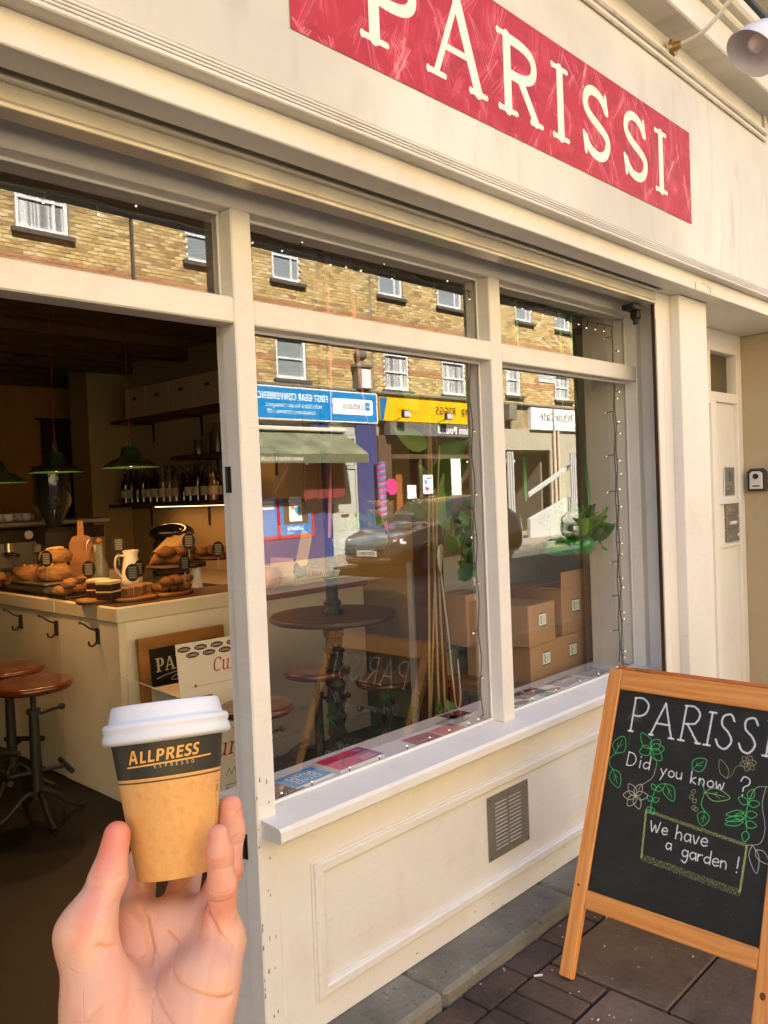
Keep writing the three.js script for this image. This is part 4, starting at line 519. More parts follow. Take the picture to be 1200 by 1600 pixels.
{ // bottles
  const prof = [[[0, 0], [0.036, 0], [0.038, 0.01], [0.038, 0.17], [0.03, 0.20], [0.014, 0.225], [0.013, 0.29], [0.015, 0.295], [0.015, 0.31], [0, 0.31]], [[0, 0], [0.042, 0], [0.043, 0.01], [0.043, 0.13], [0.025, 0.17], [0.013, 0.2], [0.013, 0.24], [0, 0.245]], [[0, 0], [0.034, 0], [0.035, 0.01], [0.035, 0.20], [0.02, 0.235], [0.012, 0.26], [0.012, 0.30], [0, 0.305]]];
  const cols = [[0.01, 0.03, 0.012], [0.05, 0.018, 0.006], [0.02, 0.012, 0.01], [0.16, 0.12, 0.06]].map((c) => M({ color: lin(...c), roughness: 0.06, clearcoat: 1 }));
  const lab = flat([0.5, 0.46, 0.36], { roughness: 0.7 });
  const protos = {};
  seed = 77; let n = 0;
  for (let i = 0; i < 32; i++) {
    const k = rnd() * 3 | 0, c = rnd() * 4 | 0, key = k + '_' + c, z = -5.05 + i * 0.052 + rr(-0.008, 0.008) + (i > 26 ? 0.16 : 0), x = 3.78 + (i % 2) * 0.085;
    const L = 'dark liquor bottle in the lit row on the lower shelf', gp = 'liquor bottles on the lower shelf';
    if (!protos[key]) { const b = T('liquor_bottle', L, 'bottle', [x, 1.571, z], rr(0, 6), gp); mesh('glass_body', lathe(prof[k], 18), cols[c], b); mesh('paper_label', new THREE.CylinderGeometry(prof[k][2][0] + 0.0006, prof[k][2][0] + 0.0006, 0.07, 18, 1, true, 0, 4).translate(0, 0.085, 0), lab, b); mesh('stopper', cyl(0.0155, 0.0155, 0.025, 0, prof[k][prof[k].length - 1][1] - 0.02, 0, 12), mats.dark, b); protos[key] = b; } else dup(protos[key], [x, 1.571, z], rr(0, 6));
  }
  const gl = M({ color: lin(0.5, 0.5, 0.48), roughness: 0.05, transmission: 0.8, thickness: 0 });
  for (let i = 0; i < 7; i++) { const g = T('glass_jar', 'clear glass vessel standing on the middle wall shelf', 'jar', [3.80 + (i % 2) * 0.06, 1.9455, -3.9 + i * 0.13], 0, 'glass vessels on the middle shelf'); const h = 0.12 + 0.14 * ((i * 7 % 5) / 5); mesh('vessel', lathe([[0, 0], [0.035, 0], [0.037, 0.01], [0.035, h], [0.033, h], [0.033, 0.012], [0, 0.01]], 18), gl, g); mesh('rim', new THREE.TorusGeometry(0.034, 0.002, 6, 20).rotateX(Math.PI / 2).translate(0, h, 0), gl, g); }
  for (let i = 0; i < 4; i++) { const g = T('storage_carton', 'cream storage carton with a dark hand hole on the top shelf', 'carton', [3.70, 2.3105, -4.85 + i * 0.36], 0, 'cartons on the top shelf'); mesh('box', bx(0, 0, 0, 0.24, 0.24, 0.34, 0.003), flat([0.42, 0.37, 0.26], { roughness: 0.8 }), g); mesh('hand_hole', bx(-0.002, 0.15, 0.14, 0.0005, 0.175, 0.2, 0.001), mats.dark, g); mesh('lid', bx(-0.004, 0.2405, -0.004, 0.244, 0.25, 0.344, 0.002), flat([0.45, 0.4, 0.3]), g); }
}
{ // back counter, dark doorway, machine, grinder
  const bc = T('back_counter', 'dark back counter under the bottle shelves', 'counter', [3.32, 0.1, -5.0]); mesh('cupboard', bx(0, 0, 0, 0.63, 0.86, 2.3, 0.004), mats.wood, bc); mesh('worktop', bx(-0.02, 0.8605, -0.02, 0.63, 0.90, 2.32, 0.004), mats.steel, bc);
  const dw = T('dark_curtain', 'dark brown curtain beside the orange back wall', 'curtain', [3.52, 0.1, -6.12]); mesh('cloth', bx(0, 0, -0.03, 0.43, 2.3, 0.03, 0.01), flat([0.035, 0.014, 0.006], { roughness: 0.9 }), dw); mesh('rail', rod([-0.05, 2.32, 0], [0.42, 2.32, 0], 0.012), mats.iron, dw);
  const m = T('espresso_machine', 'chrome espresso machine at the far end of the counter', 'coffee machine', [2.15, 1.0845, -4.1], Math.PI / 2);
  mesh('body', [bx(0.05, 0.06, 0, 0.5, 0.34, 0.95, 0.02), bx(0, 0.36, -0.01, 0.52, 0.40, 0.96, 0.01), bx(0.0, 0.0, 0.02, 0.5, 0.058, 0.93, 0.01)], mats.steel, m);
  mesh('fascia_panel', bx(0.035, 0.25, 0.02, 0.0495, 0.34, 0.93, 0.003), mats.dark, m);
  for (let i = 0; i < 3; i++) { const g = mesh('group_head', [new THREE.CylinderGeometry(0.035, 0.04, 0.06, 18).translate(0.02, 0.22, 0.2 + i * 0.27)], mats.steel, m); mesh('portafilter', [rod([0.0, 0.18, 0.2 + i * 0.27], [-0.14, 0.17, 0.2 + i * 0.27], 0.013), new THREE.CylinderGeometry(0.034, 0.03, 0.03, 16).translate(0.02, 0.176, 0.2 + i * 0.27)], mats.dark, g); }
  for (let i = 0; i < 2; i++) mesh('gauge', new THREE.CylinderGeometry(0.03, 0.03, 0.012, 18).rotateZ(Math.PI / 2).translate(0.03, 0.30, 0.35 + i * 0.25), mats.white, m);
  mesh('steam_wand', tube([[0.02, 0.24, 0.93], [-0.04, 0.2, 0.97], [-0.06, 0.06, 0.98]], 0.005, 14, 6), mats.steel, m);
  for (let i = 0; i < 9; i++) { const cp = T('espresso_cup', 'white cup stacked on top of the espresso machine', 'cup', [2.3 + (i % 3) * 0.13, 1.4815, -4.5 + (i / 3 | 0) * 0.1 + (i % 2) * 0.01], 0, 'cups on the espresso machine'); mesh('cup', lathe([[0, 0], [0.022, 0], [0.034, 0.03], [0.037, 0.055], [0.034, 0.055], [0.03, 0.03], [0, 0.006]], 16), mats.whiteGloss, cp); mesh('handle', new THREE.TorusGeometry(0.014, 0.004, 6, 12).translate(0.042, 0.03, 0), mats.whiteGloss, cp); }
  const g = T('coffee_grinder', 'tall black coffee grinder with a dark hopper behind the bread', 'grinder', [2.42, 1.0845, -3.55]); mesh('body', [bx(-0.09, 0, -0.1, 0.09, 0.36, 0.1, 0.03)], mats.dark, g); mesh('hopper', lathe([[0.04, 0.36], [0.06, 0.40], [0.12, 0.52], [0.115, 0.74], [0.12, 0.76], [0, 0.77]], 22), M({ color: lin(0.015, 0.02, 0.02), roughness: 0.1, clearcoat: 1 }), g); mesh('spout', bx(-0.14, 0.2, -0.02, -0.091, 0.26, 0.02, 0.01), mats.steel, g);
  const pdl = T('bread_paddle', 'wooden bread paddle board standing upright behind the loaves', 'board', [2.43, 1.0845, -3.2], -0.4); mesh('blade', ext([[-0.07, 0], [0.07, 0], [0.07, 0.26], [0.05, 0.3], [0.018, 0.31], [0.015, 0.40], [-0.015, 0.40], [-0.018, 0.31], [-0.05, 0.3], [-0.07, 0.26]], 0.014, 0.002), mats.oak, pdl); mesh('hang_loop', new THREE.TorusGeometry(0.012, 0.002, 5, 12).translate(0, 0.405, 0.007), mats.dark, pdl);
  const mx = T('stand_mixer', 'dark stand mixer on the back counter below the bottles', 'mixer', [3.56, 1.0005, -4.0], 1.2); mesh('base', [bx(-0.08, 0, -0.14, 0.08, 0.04, 0.14, 0.02), bx(-0.05, 0.04, -0.13, 0.05, 0.28, -0.04, 0.03)], mats.dark, mx); mesh('head', new THREE.SphereGeometry(0.5, 20, 12).scale(0.15, 0.15, 0.36).translate(0, 0.33, 0.02), M({ color: lin(0.015, 0.015, 0.016), roughness: 0.12, clearcoat: 1 }), mx); mesh('bowl', lathe([[0, 0.045], [0.05, 0.045], [0.09, 0.10], [0.1, 0.18], [0.097, 0.18], [0, 0.06]], 20).translate(0, 0, 0.07), mats.steel, mx);
  const jg = T('enamel_jug', 'white enamel jug on the counter by the wrapped baguettes', 'jug', [2.50, 1.0845, -2.72]); mesh('body', lathe([[0, 0], [0.06, 0], [0.065, 0.05], [0.05, 0.14], [0.04, 0.19], [0.05, 0.22], [0.047, 0.22], [0.037, 0.19], [0, 0.02]], 24), mats.whiteGloss, jg); mesh('handle', tube([[-0.042, 0.19, 0], [-0.09, 0.19, 0], [-0.10, 0.12, 0], [-0.06, 0.06, 0]], 0.007, 18, 7), mats.whiteGloss, jg);
}
{ // food on the counter
  const lump = (rx, ry, rz, s, d = 22) => { const g = new THREE.SphereGeometry(1, d, d * 0.6 | 0), p = g.attributes.position; for (let i = 0; i < p.count; i++) { const x = p.getX(i), y = p.getY(i), z = p.getZ(i), k = 1 + 0.16 * (vnoise(x * 2.2 + s, y * 2.2 + z * 1.7, 64, 64, s) - 0.5) + 0.07 * (vnoise(x * 6 + z * 5, y * 6 + s, 64, 64, s + 3) - 0.5); p.setXYZ(i, x * rx * k, y * ry * k, z * rz * k); } g.computeVertexNormals(); return g; };
  const crustTex = tex(128, (u, v) => { const n = fbm(u, v, 8, 4, 151); return [0.38 + 0.36 * n, 0.26 + 0.32 * n, 0.14 + 0.24 * n]; });
  const crust = M({ map: crustTex, roughness: 0.8, bumpMap: fineBump, bumpScale: 0.004 }), amber = M({ color: lin(0.55, 0.42, 0.28), map: crustTex, roughness: 0.62, bumpMap: fineBump, bumpScale: 0.004 }), choc = flat([0.035, 0.014, 0.008], { roughness: 0.6 }), icing = flat([0.7, 0.62, 0.45]);
  const boardM = mats.oak;
  const tray = T('steel_tray', 'shallow steel tray under the bread loaves', 'tray', [2.2, 1.0845, -3.05]); mesh('tray_base', bx(-0.19, 0, -0.26, 0.19, 0.06, 0.26, 0.02), mats.steel, tray); mesh('rim', bx(-0.2, 0.0602, -0.27, 0.2, 0.066, 0.27, 0.002), mats.steel, tray);
  [[2.14, 1.20, -2.95, 0.12, 0.055, 0.085, 0.4], [2.22, 1.19, -3.12, 0.12, 0.055, 0.09, 1.2], [2.10, 1.19, -3.16, 0.10, 0.05, 0.08, 2.2], [2.18, 1.285, -3.02, 0.14, 0.055, 0.09, 0.8]].forEach((b, i) => { const l = T('bread_loaf', ['round crusty loaf in front on the steel tray', 'round crusty loaf at the right of the steel tray', 'round crusty loaf at the back of the steel tray', 'long crusty loaf lying on top of the others'][i], 'bread', [b[0], b[1], b[2]], b[6]); mesh('crumb_body', lump(b[3], b[4], b[5], i * 9 + 3), crust, l); for (let k = 0; k < 3; k++) mesh('score_mark', tube([[-0.06 + k * 0.05, b[4] * 0.88, -0.03], [-0.05 + k * 0.05, b[4] * 0.99, 0], [-0.04 + k * 0.05, b[4] * 0.88, 0.03]], 0.006, 8, 5), flat([0.6, 0.42, 0.2]), l); });
  // chocolate cake squares
  [[2.075, -2.30], [2.055, -2.16]].forEach(([x, z], i) => { const c = T('chocolate_cake', i ? 'layered chocolate cake square at the counter corner' : 'layered chocolate cake square beside the bread', 'cake', [x, 1.1045, z], 0.5); for (let k = 0; k < 2; k++) { mesh('sponge', bx(-0.045, k * 0.042, -0.045, 0.045, k * 0.042 + 0.034, 0.045, 0.004), choc, c); mesh('cream_layer', bx(-0.046, k * 0.042 + 0.0342, -0.046, 0.046, k * 0.042 + 0.0418 + k * 0.01, 0.046, 0.003), icing, c); } });
  [[2.08, -2.24, 0.15, 0.11, 'thin wooden board under the chocolate cakes'], [2.19, -2.13, 0.13, 0.1, 'wooden slice board under the flapjacks'], [2.42, -2.15, 0.15, 0.1, 'wooden slice board under the glazed buns']].forEach(([x, z, a, b, l], i) => { const o = T('serving_board', l, 'board', [x, 1.0845, z], i * 0.3); mesh('slab', ext(Array.from({ length: 20 }, (_, k) => [a * Math.cos(k * 0.314), b * Math.sin(k * 0.314)]), 0.018, 0.002).rotateX(-Math.PI / 2), boardM, o); mesh('bark_rim', new THREE.TorusGeometry(1, 0.03, 5, 28).rotateX(Math.PI / 2).scale(a + 0.002, 0.25, b + 0.002).translate(0, 0.009, 0), mats.wood, o); });
  [[2.16, -2.14], [2.23, -2.17], [2.27, -2.22], [2.31, -2.24]].forEach(([x, z], i) => one('flapjack', bx(-0.04, 0, -0.032, 0.04, 0.055, 0.032, 0.008), M({ map: crustTex, roughness: 0.7 }), 'golden flapjack block near the counter corner', 'cake', [x, 1.1015, z], i * 0.4 + 0.3, 'flapjacks on the counter'));
  for (let i = 0; i < 9; i++) one('glazed_bun', lump(0.045, 0.026, 0.036, i * 5 + 1, 16), amber, 'dark glazed bun in the heap at the counter corner', 'bun', [2.36 + (i % 4) * 0.05, 1.126 + (i / 5 | 0) * 0.035, -2.19 + (i % 3) * 0.045], i, 'glazed buns on the counter');
  // cake stand with pastries
  [[2.62, -2.42, 0.17, 'wooden cake stand heaped with pastries on an upturned cup'], [2.86, -2.36, 0.14, 'wooden cake stand with croissants on a metal leg']].forEach(([x, z, r, l], k) => {
    const s = T('cake_stand', l, 'cake stand', [x, 1.0845, z]); mesh('plate', lathe([[0, 0.12 + k * 0.03], [r, 0.12 + k * 0.03], [r, 0.14 + k * 0.03], [0, 0.14 + k * 0.03]], 30), mats.wood, s); mesh('leg', k ? cyl(0.006, 0.006, 0.148, 0.08, 0, 0.05) : lathe([[0.04, 0], [0.042, 0.004], [0.028, 0.118], [0, 0.119]], 20).translate(0.06, 0, 0.1), k ? mats.steel : mats.white, s);
    for (let i = 0; i < (k ? 5 : 10); i++) { const a = i * 2.4, q = r * 0.6 * Math.sqrt((i % 5) / 5); one(k ? 'croissant' : 'pastry', [lump(0.06, 0.03, 0.03, i * 3 + k), ...(k ? [lump(0.03, 0.02, 0.02, i).translate(0.045, 0, 0.02), lump(0.03, 0.02, 0.02, i + 2).translate(-0.045, 0, 0.02)] : [])], amber, k ? 'golden croissant on the stand with the metal leg' : 'dark pastry heaped on the stand with the cup foot', 'pastry', [x + q * Math.cos(a), 1.0845 + 0.168 + k * 0.03 + (i / 5 | 0) * 0.045, z + q * Math.sin(a)], a, k ? 'croissants on the stand' : 'pastries on the stand'); }
  });
  for (let i = 0; i < 3; i++) { const b = T('wrapped_baguette', 'baguette in brown paper sloping out of the heap', 'bread', [2.62 + i * 0.03, 1.30 + i * 0.01, -2.55 + i * 0.04], 0.5, 'wrapped baguettes'); b.rotation.z = 0.45; mesh('loaf', lump(0.17, 0.03, 0.03, 60 + i), crust, b); mesh('paper_wrap', new THREE.CylinderGeometry(0.042, 0.036, 0.18, 10, 1, true).rotateZ(Math.PI / 2), flat([0.42, 0.30, 0.16], { side: THREE.DoubleSide }), b); }
  // price tags: black ovals on picks
  const tagTex = canvasTex(96, 96, (x) => { x.fillStyle = '#0d0d0b'; x.fillRect(0, 0, 96, 96); x.strokeStyle = '#b9b6a6'; x.lineWidth = 2.5; for (let r = 0; r < 5; r++) { x.beginPath(); x.moveTo(20, 22 + r * 13); for (let i = 1; i < 10; i++) x.lineTo(20 + i * 6, 22 + r * 13 + (i % 2 ? -5 : 4)); x.stroke(); } });
  [[2.16, 1.20, -2.10, 0.2], [2.30, 1.20, -2.28, 0.9], [2.10, 1.21, -2.45, -0.2], [2.36, 1.32, -2.6, 0.3], [2.47, 1.22, -2.10, 0.6], [2.58, 1.33, -2.22, 0.25], [2.76, 1.27, -2.2, 0.3], [2.05, 1.26, -2.85, -0.3]].forEach(([x, y, z, a], i) => { const t = T('price_tag', 'black oval chalk price tag ' + ['before the flapjacks at the counter corner', 'beside the cream jug', 'behind the chocolate cakes', 'rising behind the cream jug', 'over the glazed buns', 'on the pastry heap of the cup footed stand', 'before the croissants', 'stuck in the bread loaves'][i], 'price tag', [x, y, z], a - 0.6, 'oval price tags among the food'); mesh('oval', new THREE.CircleGeometry(0.042, 26).scale(0.86, 1.1, 1).translate(0, 0.03, 0.003), M({ map: tagTex, roughness: 0.6 }), t); mesh('backing', new THREE.CylinderGeometry(0.042, 0.042, 0.004, 26).rotateX(Math.PI / 2).scale(0.86, 1.1, 1).translate(0, 0.03, 0), mats.dark, t); mesh('pick', rod([0, -0.09, 0], [0, -0.015, 0], 0.0022), mats.steel, t); });
  // trays of pastries further along the counter
  [[2.12, -2.62, 'slate tray of small tarts behind the chocolate cakes', 'tart'], [2.32, -2.86, 'round tray of cookies beside the bread loaves', 'cookie'], [2.10, -3.52, 'long tray of filled rolls beyond the loaves', 'roll'], [2.36, -3.86, 'far tray of pastries before the espresso machine', 'pastry']].forEach(([x, z, lab, kind], q) => {
    const t = T('pastry_tray', lab, 'tray', [x, 1.0845, z], 0.2 * q); mesh('tray_base', bx(-0.13, 0, -0.11, 0.13, 0.012, 0.11, 0.005), q % 2 ? mats.steel : mats.dark, t); mesh('rim', [bx(-0.135, 0.0122, -0.115, -0.128, 0.024, 0.115, 0.002), bx(0.128, 0.0122, -0.115, 0.135, 0.024, 0.115, 0.002)], q % 2 ? mats.steel : mats.dark, t);
    for (let i = 0; i < 7; i++) one('small_' + kind, lump(0.042, kind === 'cookie' ? 0.016 : 0.03, 0.036, 90 + i * 7 + q), i % 3 ? amber : crust, 'small ' + kind + ' lying on the ' + lab.split(' of ')[0], kind, [x - 0.08 + (i % 3) * 0.08, 1.0845 + 0.034 + (i > 5 ? 0.045 : 0), z - 0.06 + (i / 3 | 0) * 0.06], i, 'pieces on the ' + lab.split(' of ')[0]);
  });
  for (let k = 0; k < 2; k++) { const st = T('paper_cup_stack', k ? 'tall stack of white paper cups by the grinder' : 'short stack of white paper cups by the grinder', 'cup stack', [2.52 + k * 0.09, 1.0845, -3.35], 0); for (let i = 0; i < (k ? 9 : 6); i++) mesh('paper_cup', lathe([[0.028, 0.09], [0.038, 0.0], [0.040, 0.0], [0.040, 0.004], [0.030, 0.092], [0, 0.092]], 18).translate(0, i * 0.018, 0), mats.white, st); }
  { const b = T('water_carafe', 'clear glass water carafe behind the pastry trays', 'carafe', [2.46, 1.0845, -3.02]); mesh('glass_body', lathe([[0, 0], [0.045, 0], [0.05, 0.02], [0.048, 0.12], [0.02, 0.19], [0.022, 0.25], [0.026, 0.26], [0.023, 0.26], [0.018, 0.19], [0.045, 0.12], [0.046, 0.02], [0, 0.006]], 22), M({ color: lin(0.7, 0.75, 0.72), roughness: 0.04, transmission: 0.85, thickness: 0 }), b); mesh('stopper', sph(0.022, 0, 0.275, 0, 12), mats.oak, b); }
  { const b = T('beer_tap', 'chrome swan neck tap on the counter behind the loaves', 'tap', [2.5, 1.0845, -3.1]); mesh('neck', tube([[0, 0, 0], [0, 0.2, 0], [-0.01, 0.27, 0], [-0.05, 0.29, 0], [-0.08, 0.26, 0], [-0.085, 0.22, 0]], 0.008, 30, 8), mats.steel, b); mesh('foot', cyl(0.025, 0.02, 0.015), mats.steel, b); }
  one('squash', lump(0.085, 0.07, 0.085, 8), M({ color: lin(0.55, 0.17, 0.02), roughness: 0.45 }), 'orange squash on the wooden counter top', 'squash', [3.05, 1.11, -2.12], 0);
  one('squash', lump(0.06, 0.05, 0.06, 12), M({ color: lin(0.5, 0.2, 0.04), roughness: 0.45 }), 'small orange squash behind the wire basket', 'squash', [3.13, 1.09, -2.28], 0);
  const wb = T('wire_basket', 'round wire basket before the orange squash', 'basket', [2.98, 1.0405, -2.03]); mesh('hoop', [new THREE.TorusGeometry(0.07, 0.003, 6, 24).translate(0, 0.073, 0)], mats.brass, wb); mesh('foot', bx(-0.04, 0, -0.03, 0.04, 0.004, 0.03, 0.001), mats.brass, wb);
  const pb = T('fruit_crate', 'white crate with red lettering on the wooden counter top', 'crate', [3.24, 1.0405, -2.10], 0.05); mesh('crate', [bx(0, 0, -0.2, 0.27, 0.1, 0, 0.003), bx(-0.012, 0, -0.205, -0.0005, 0.17, 0.004, 0.002)], flat([0.7, 0.62, 0.48]), pb); mesh('lettering', new THREE.PlaneGeometry(0.26, 0.09).translate(0.135, 0.05, 0.002), M({ roughness: 0.7, map: canvasTex(256, 88, (x) => { x.fillStyle = '#e6dcc4'; x.fillRect(0, 0, 256, 88); x.fillStyle = '#c0341e'; x.font = 'bold 44px serif'; x.fillText('PALMERI', 44, 50, 200); x.beginPath(); x.arc(22, 36, 13, 0, 7); x.fill(); x.fillStyle = '#8b7b60'; x.fillRect(20, 66, 216, 4); }) }), pb);
}
{ // behind the right window: bench, cartons, partition
  const bn = T('window_bench', 'low bench behind the right window under brown cartons', 'bench', [2.98, 0.1, -0.76]); mesh('seat_board', bx(0, 0.56, 0, 0.94, 0.598, 0.47, 0.003), mats.oak, bn); for (const x of [0.03, 0.85]) for (const z of [0.03, 0.4]) mesh('leg', bx(x, 0, z, x + 0.05, 0.5595, z + 0.05), mats.oak, bn);
  const pt = T('pale_partition', 'low pale partition board behind the brown cartons', 'partition', [2.86, 0.1, -0.84]); mesh('board', bx(0, 0, 0, 1.08, 1.16, 0.04, 0.004), M({ color: lin(0.5, 0.5, 0.42), map: paintMap, roughness: 0.7 }), pt); mesh('skirting', [bx(0, 0.0, 0.0405, 0.118, 0.14, 0.055), bx(0, 0.3, 0.0405, 0.1, 0.36, 0.06)], mats.cream, pt);
  const labelTex = canvasTex(64, 64, (x) => { x.fillStyle = '#e8eee4'; x.fillRect(0, 0, 64, 64); x.fillStyle = '#2f6a3c'; x.fillRect(0, 0, 64, 5); x.fillRect(0, 58, 64, 6); x.fillStyle = '#35523a'; for (let i = 0; i < 4; i++) x.fillRect(12 + (i % 2) * 4, 14 + i * 10, 10, 7); x.fillStyle = '#9fb3a0'; for (let i = 0; i < 4; i++) x.fillRect(32, 16 + i * 9, 22, 3); });
  const lm = M({ map: labelTex, roughness: 0.6 });
  const cb = (lab, x, y, z, w, h, d, turn, flaps, lx, ly) => { const c = T('cardboard_carton', lab, 'carton', [x, y, z], turn); mesh('box', bx(0, 0, -d, w, h, 0, 0.003), mats.card, c); mesh('sticker', new THREE.PlaneGeometry(0.062, 0.062).translate(lx, ly, 0.0012), lm, c); mesh('tape', bx(0.0, h + 0.0002, -d * 0.55, w, h + 0.001, -d * 0.45, 0), flat([0.45, 0.3, 0.15], { roughness: 0.3 }), c); for (const [g] of flaps) mesh('flap', g, mats.card, c); return c; };
  cb('brown carton at the lower left of the window stack', 3.10, 0.699, -0.325, 0.265, 0.178, 0.36, 0, [], 0.13, 0.1);
  cb('brown carton at the lower right of the window stack', 3.372, 0.699, -0.33, 0.28, 0.178, 0.36, 0, [], 0.10, 0.1);
  cb('brown carton at the upper left of the window stack', 3.045, 0.879, -0.29, 0.238, 0.185, 0.36, 0.06, [], 0.12, 0.11);
  cb('brown carton with a raised flap at the upper right of the window stack', 3.385, 0.879, -0.33, 0.27, 0.22, 0.36, -0.02, [[bx(0.0, 0.22, -0.003, 0.265, 0.30, 0.0, 0.001)], [bx(-0.17, 0.0, -0.34, 0.0, 0.003, -0.01, 0.001).rotateZ(-0.12).translate(0, 0.222, 0)]], 0.12, 0.13);
  cb('brown carton standing on end beside the black plug', 3.0, 0.86, -0.60, 0.2, 0.24, 0.16, 0.1, [], 0.1, 0.3);
  const pl = T('plug_adapter', 'black plug adapter with hanging cables on the pale partition', 'plug', [3.2, 0.80, -0.79]); mesh('plug', bx(-0.04, -0.03, 0, 0.04, 0.03, 0.05, 0.008), mats.dark, pl); mesh('cable', [tube([[0, -0.03, 0.03], [-0.02, -0.2, 0.04], [0.01, -0.4, 0.05], [-0.03, -0.69, 0.05]], 0.004, 24, 5), tube([[-0.04, 0, 0.03], [-0.15, 0.03, 0.05], [-0.22, 0.0, 0.05], [-0.28, -0.2, 0.06]], 0.004, 24, 5)], mats.dark, pl);
}
{ // bamboo canes in a dark pot, with a cable and a small white sign
  const b = T('bamboo_canes', 'bundle of dry bamboo canes standing in a dark pot', 'canes', [2.62, 0.1, -0.5]); mesh('pot', lathe([[0, 0], [0.10, 0], [0.13, 0.30], [0.14, 0.31], [0.125, 0.31], [0.09, 0.05], [0, 0.04]], 24), mats.dark, b);
  for (const [x0, z0, x1, z1, h] of [[-0.05, 0, 0.03, 0.01, 1.75], [0.0, 0.03, 0.05, 0.0, 1.62], [0.06, -0.02, 0.03, 0.02, 1.8], [0.03, 0.05, 0.09, -0.02, 1.5], [-0.02, -0.04, 0.06, 0.04, 1.68]]) { const parts = [rod([x0, 0.05, z0], [x1, h, z1], 0.0052, 0.0042)]; for (let k = 1; k < 7; k++) { const t = k / 7; parts.push(sph(0.0066, x0 + (x1 - x0) * t, 0.05 + (h - 0.05) * t, z0 + (z1 - z0) * t, 8)); } mesh('cane', parts, flat([0.40, 0.28, 0.12], { roughness: 0.5 }), b); }
  mesh('cable', tube([[0.05, 1.15, 0.03], [0.07, 0.9, 0.04], [0.09, 0.7, 0.04], [0.11, 0.56, 0.04], [0.16, 0.56, 0.02], [0.18, 0.75, 0.0]], 0.004, 40, 6), flat([0.5, 0.48, 0.4]), b);
  one('cut_out_card', ext([[-0.055, 0.03], [-0.03, 0.055], [0.03, 0.06], [0.06, 0.045], [0.05, 0.01], [0.02, -0.02], [0, -0.06], [-0.03, -0.045], [-0.05, -0.02]], 0.003, 0.0008, [Array.from({ length: 12 }, (_, i) => [0.012 + 0.012 * Math.cos(-i * 0.5236), 0.012 + 0.012 * Math.sin(-i * 0.5236)])]), flat([0.72, 0.68, 0.55]), 'small white cut out card hanging on the bamboo canes', 'card', [2.652, 1.305, -0.455], 0.5);
}
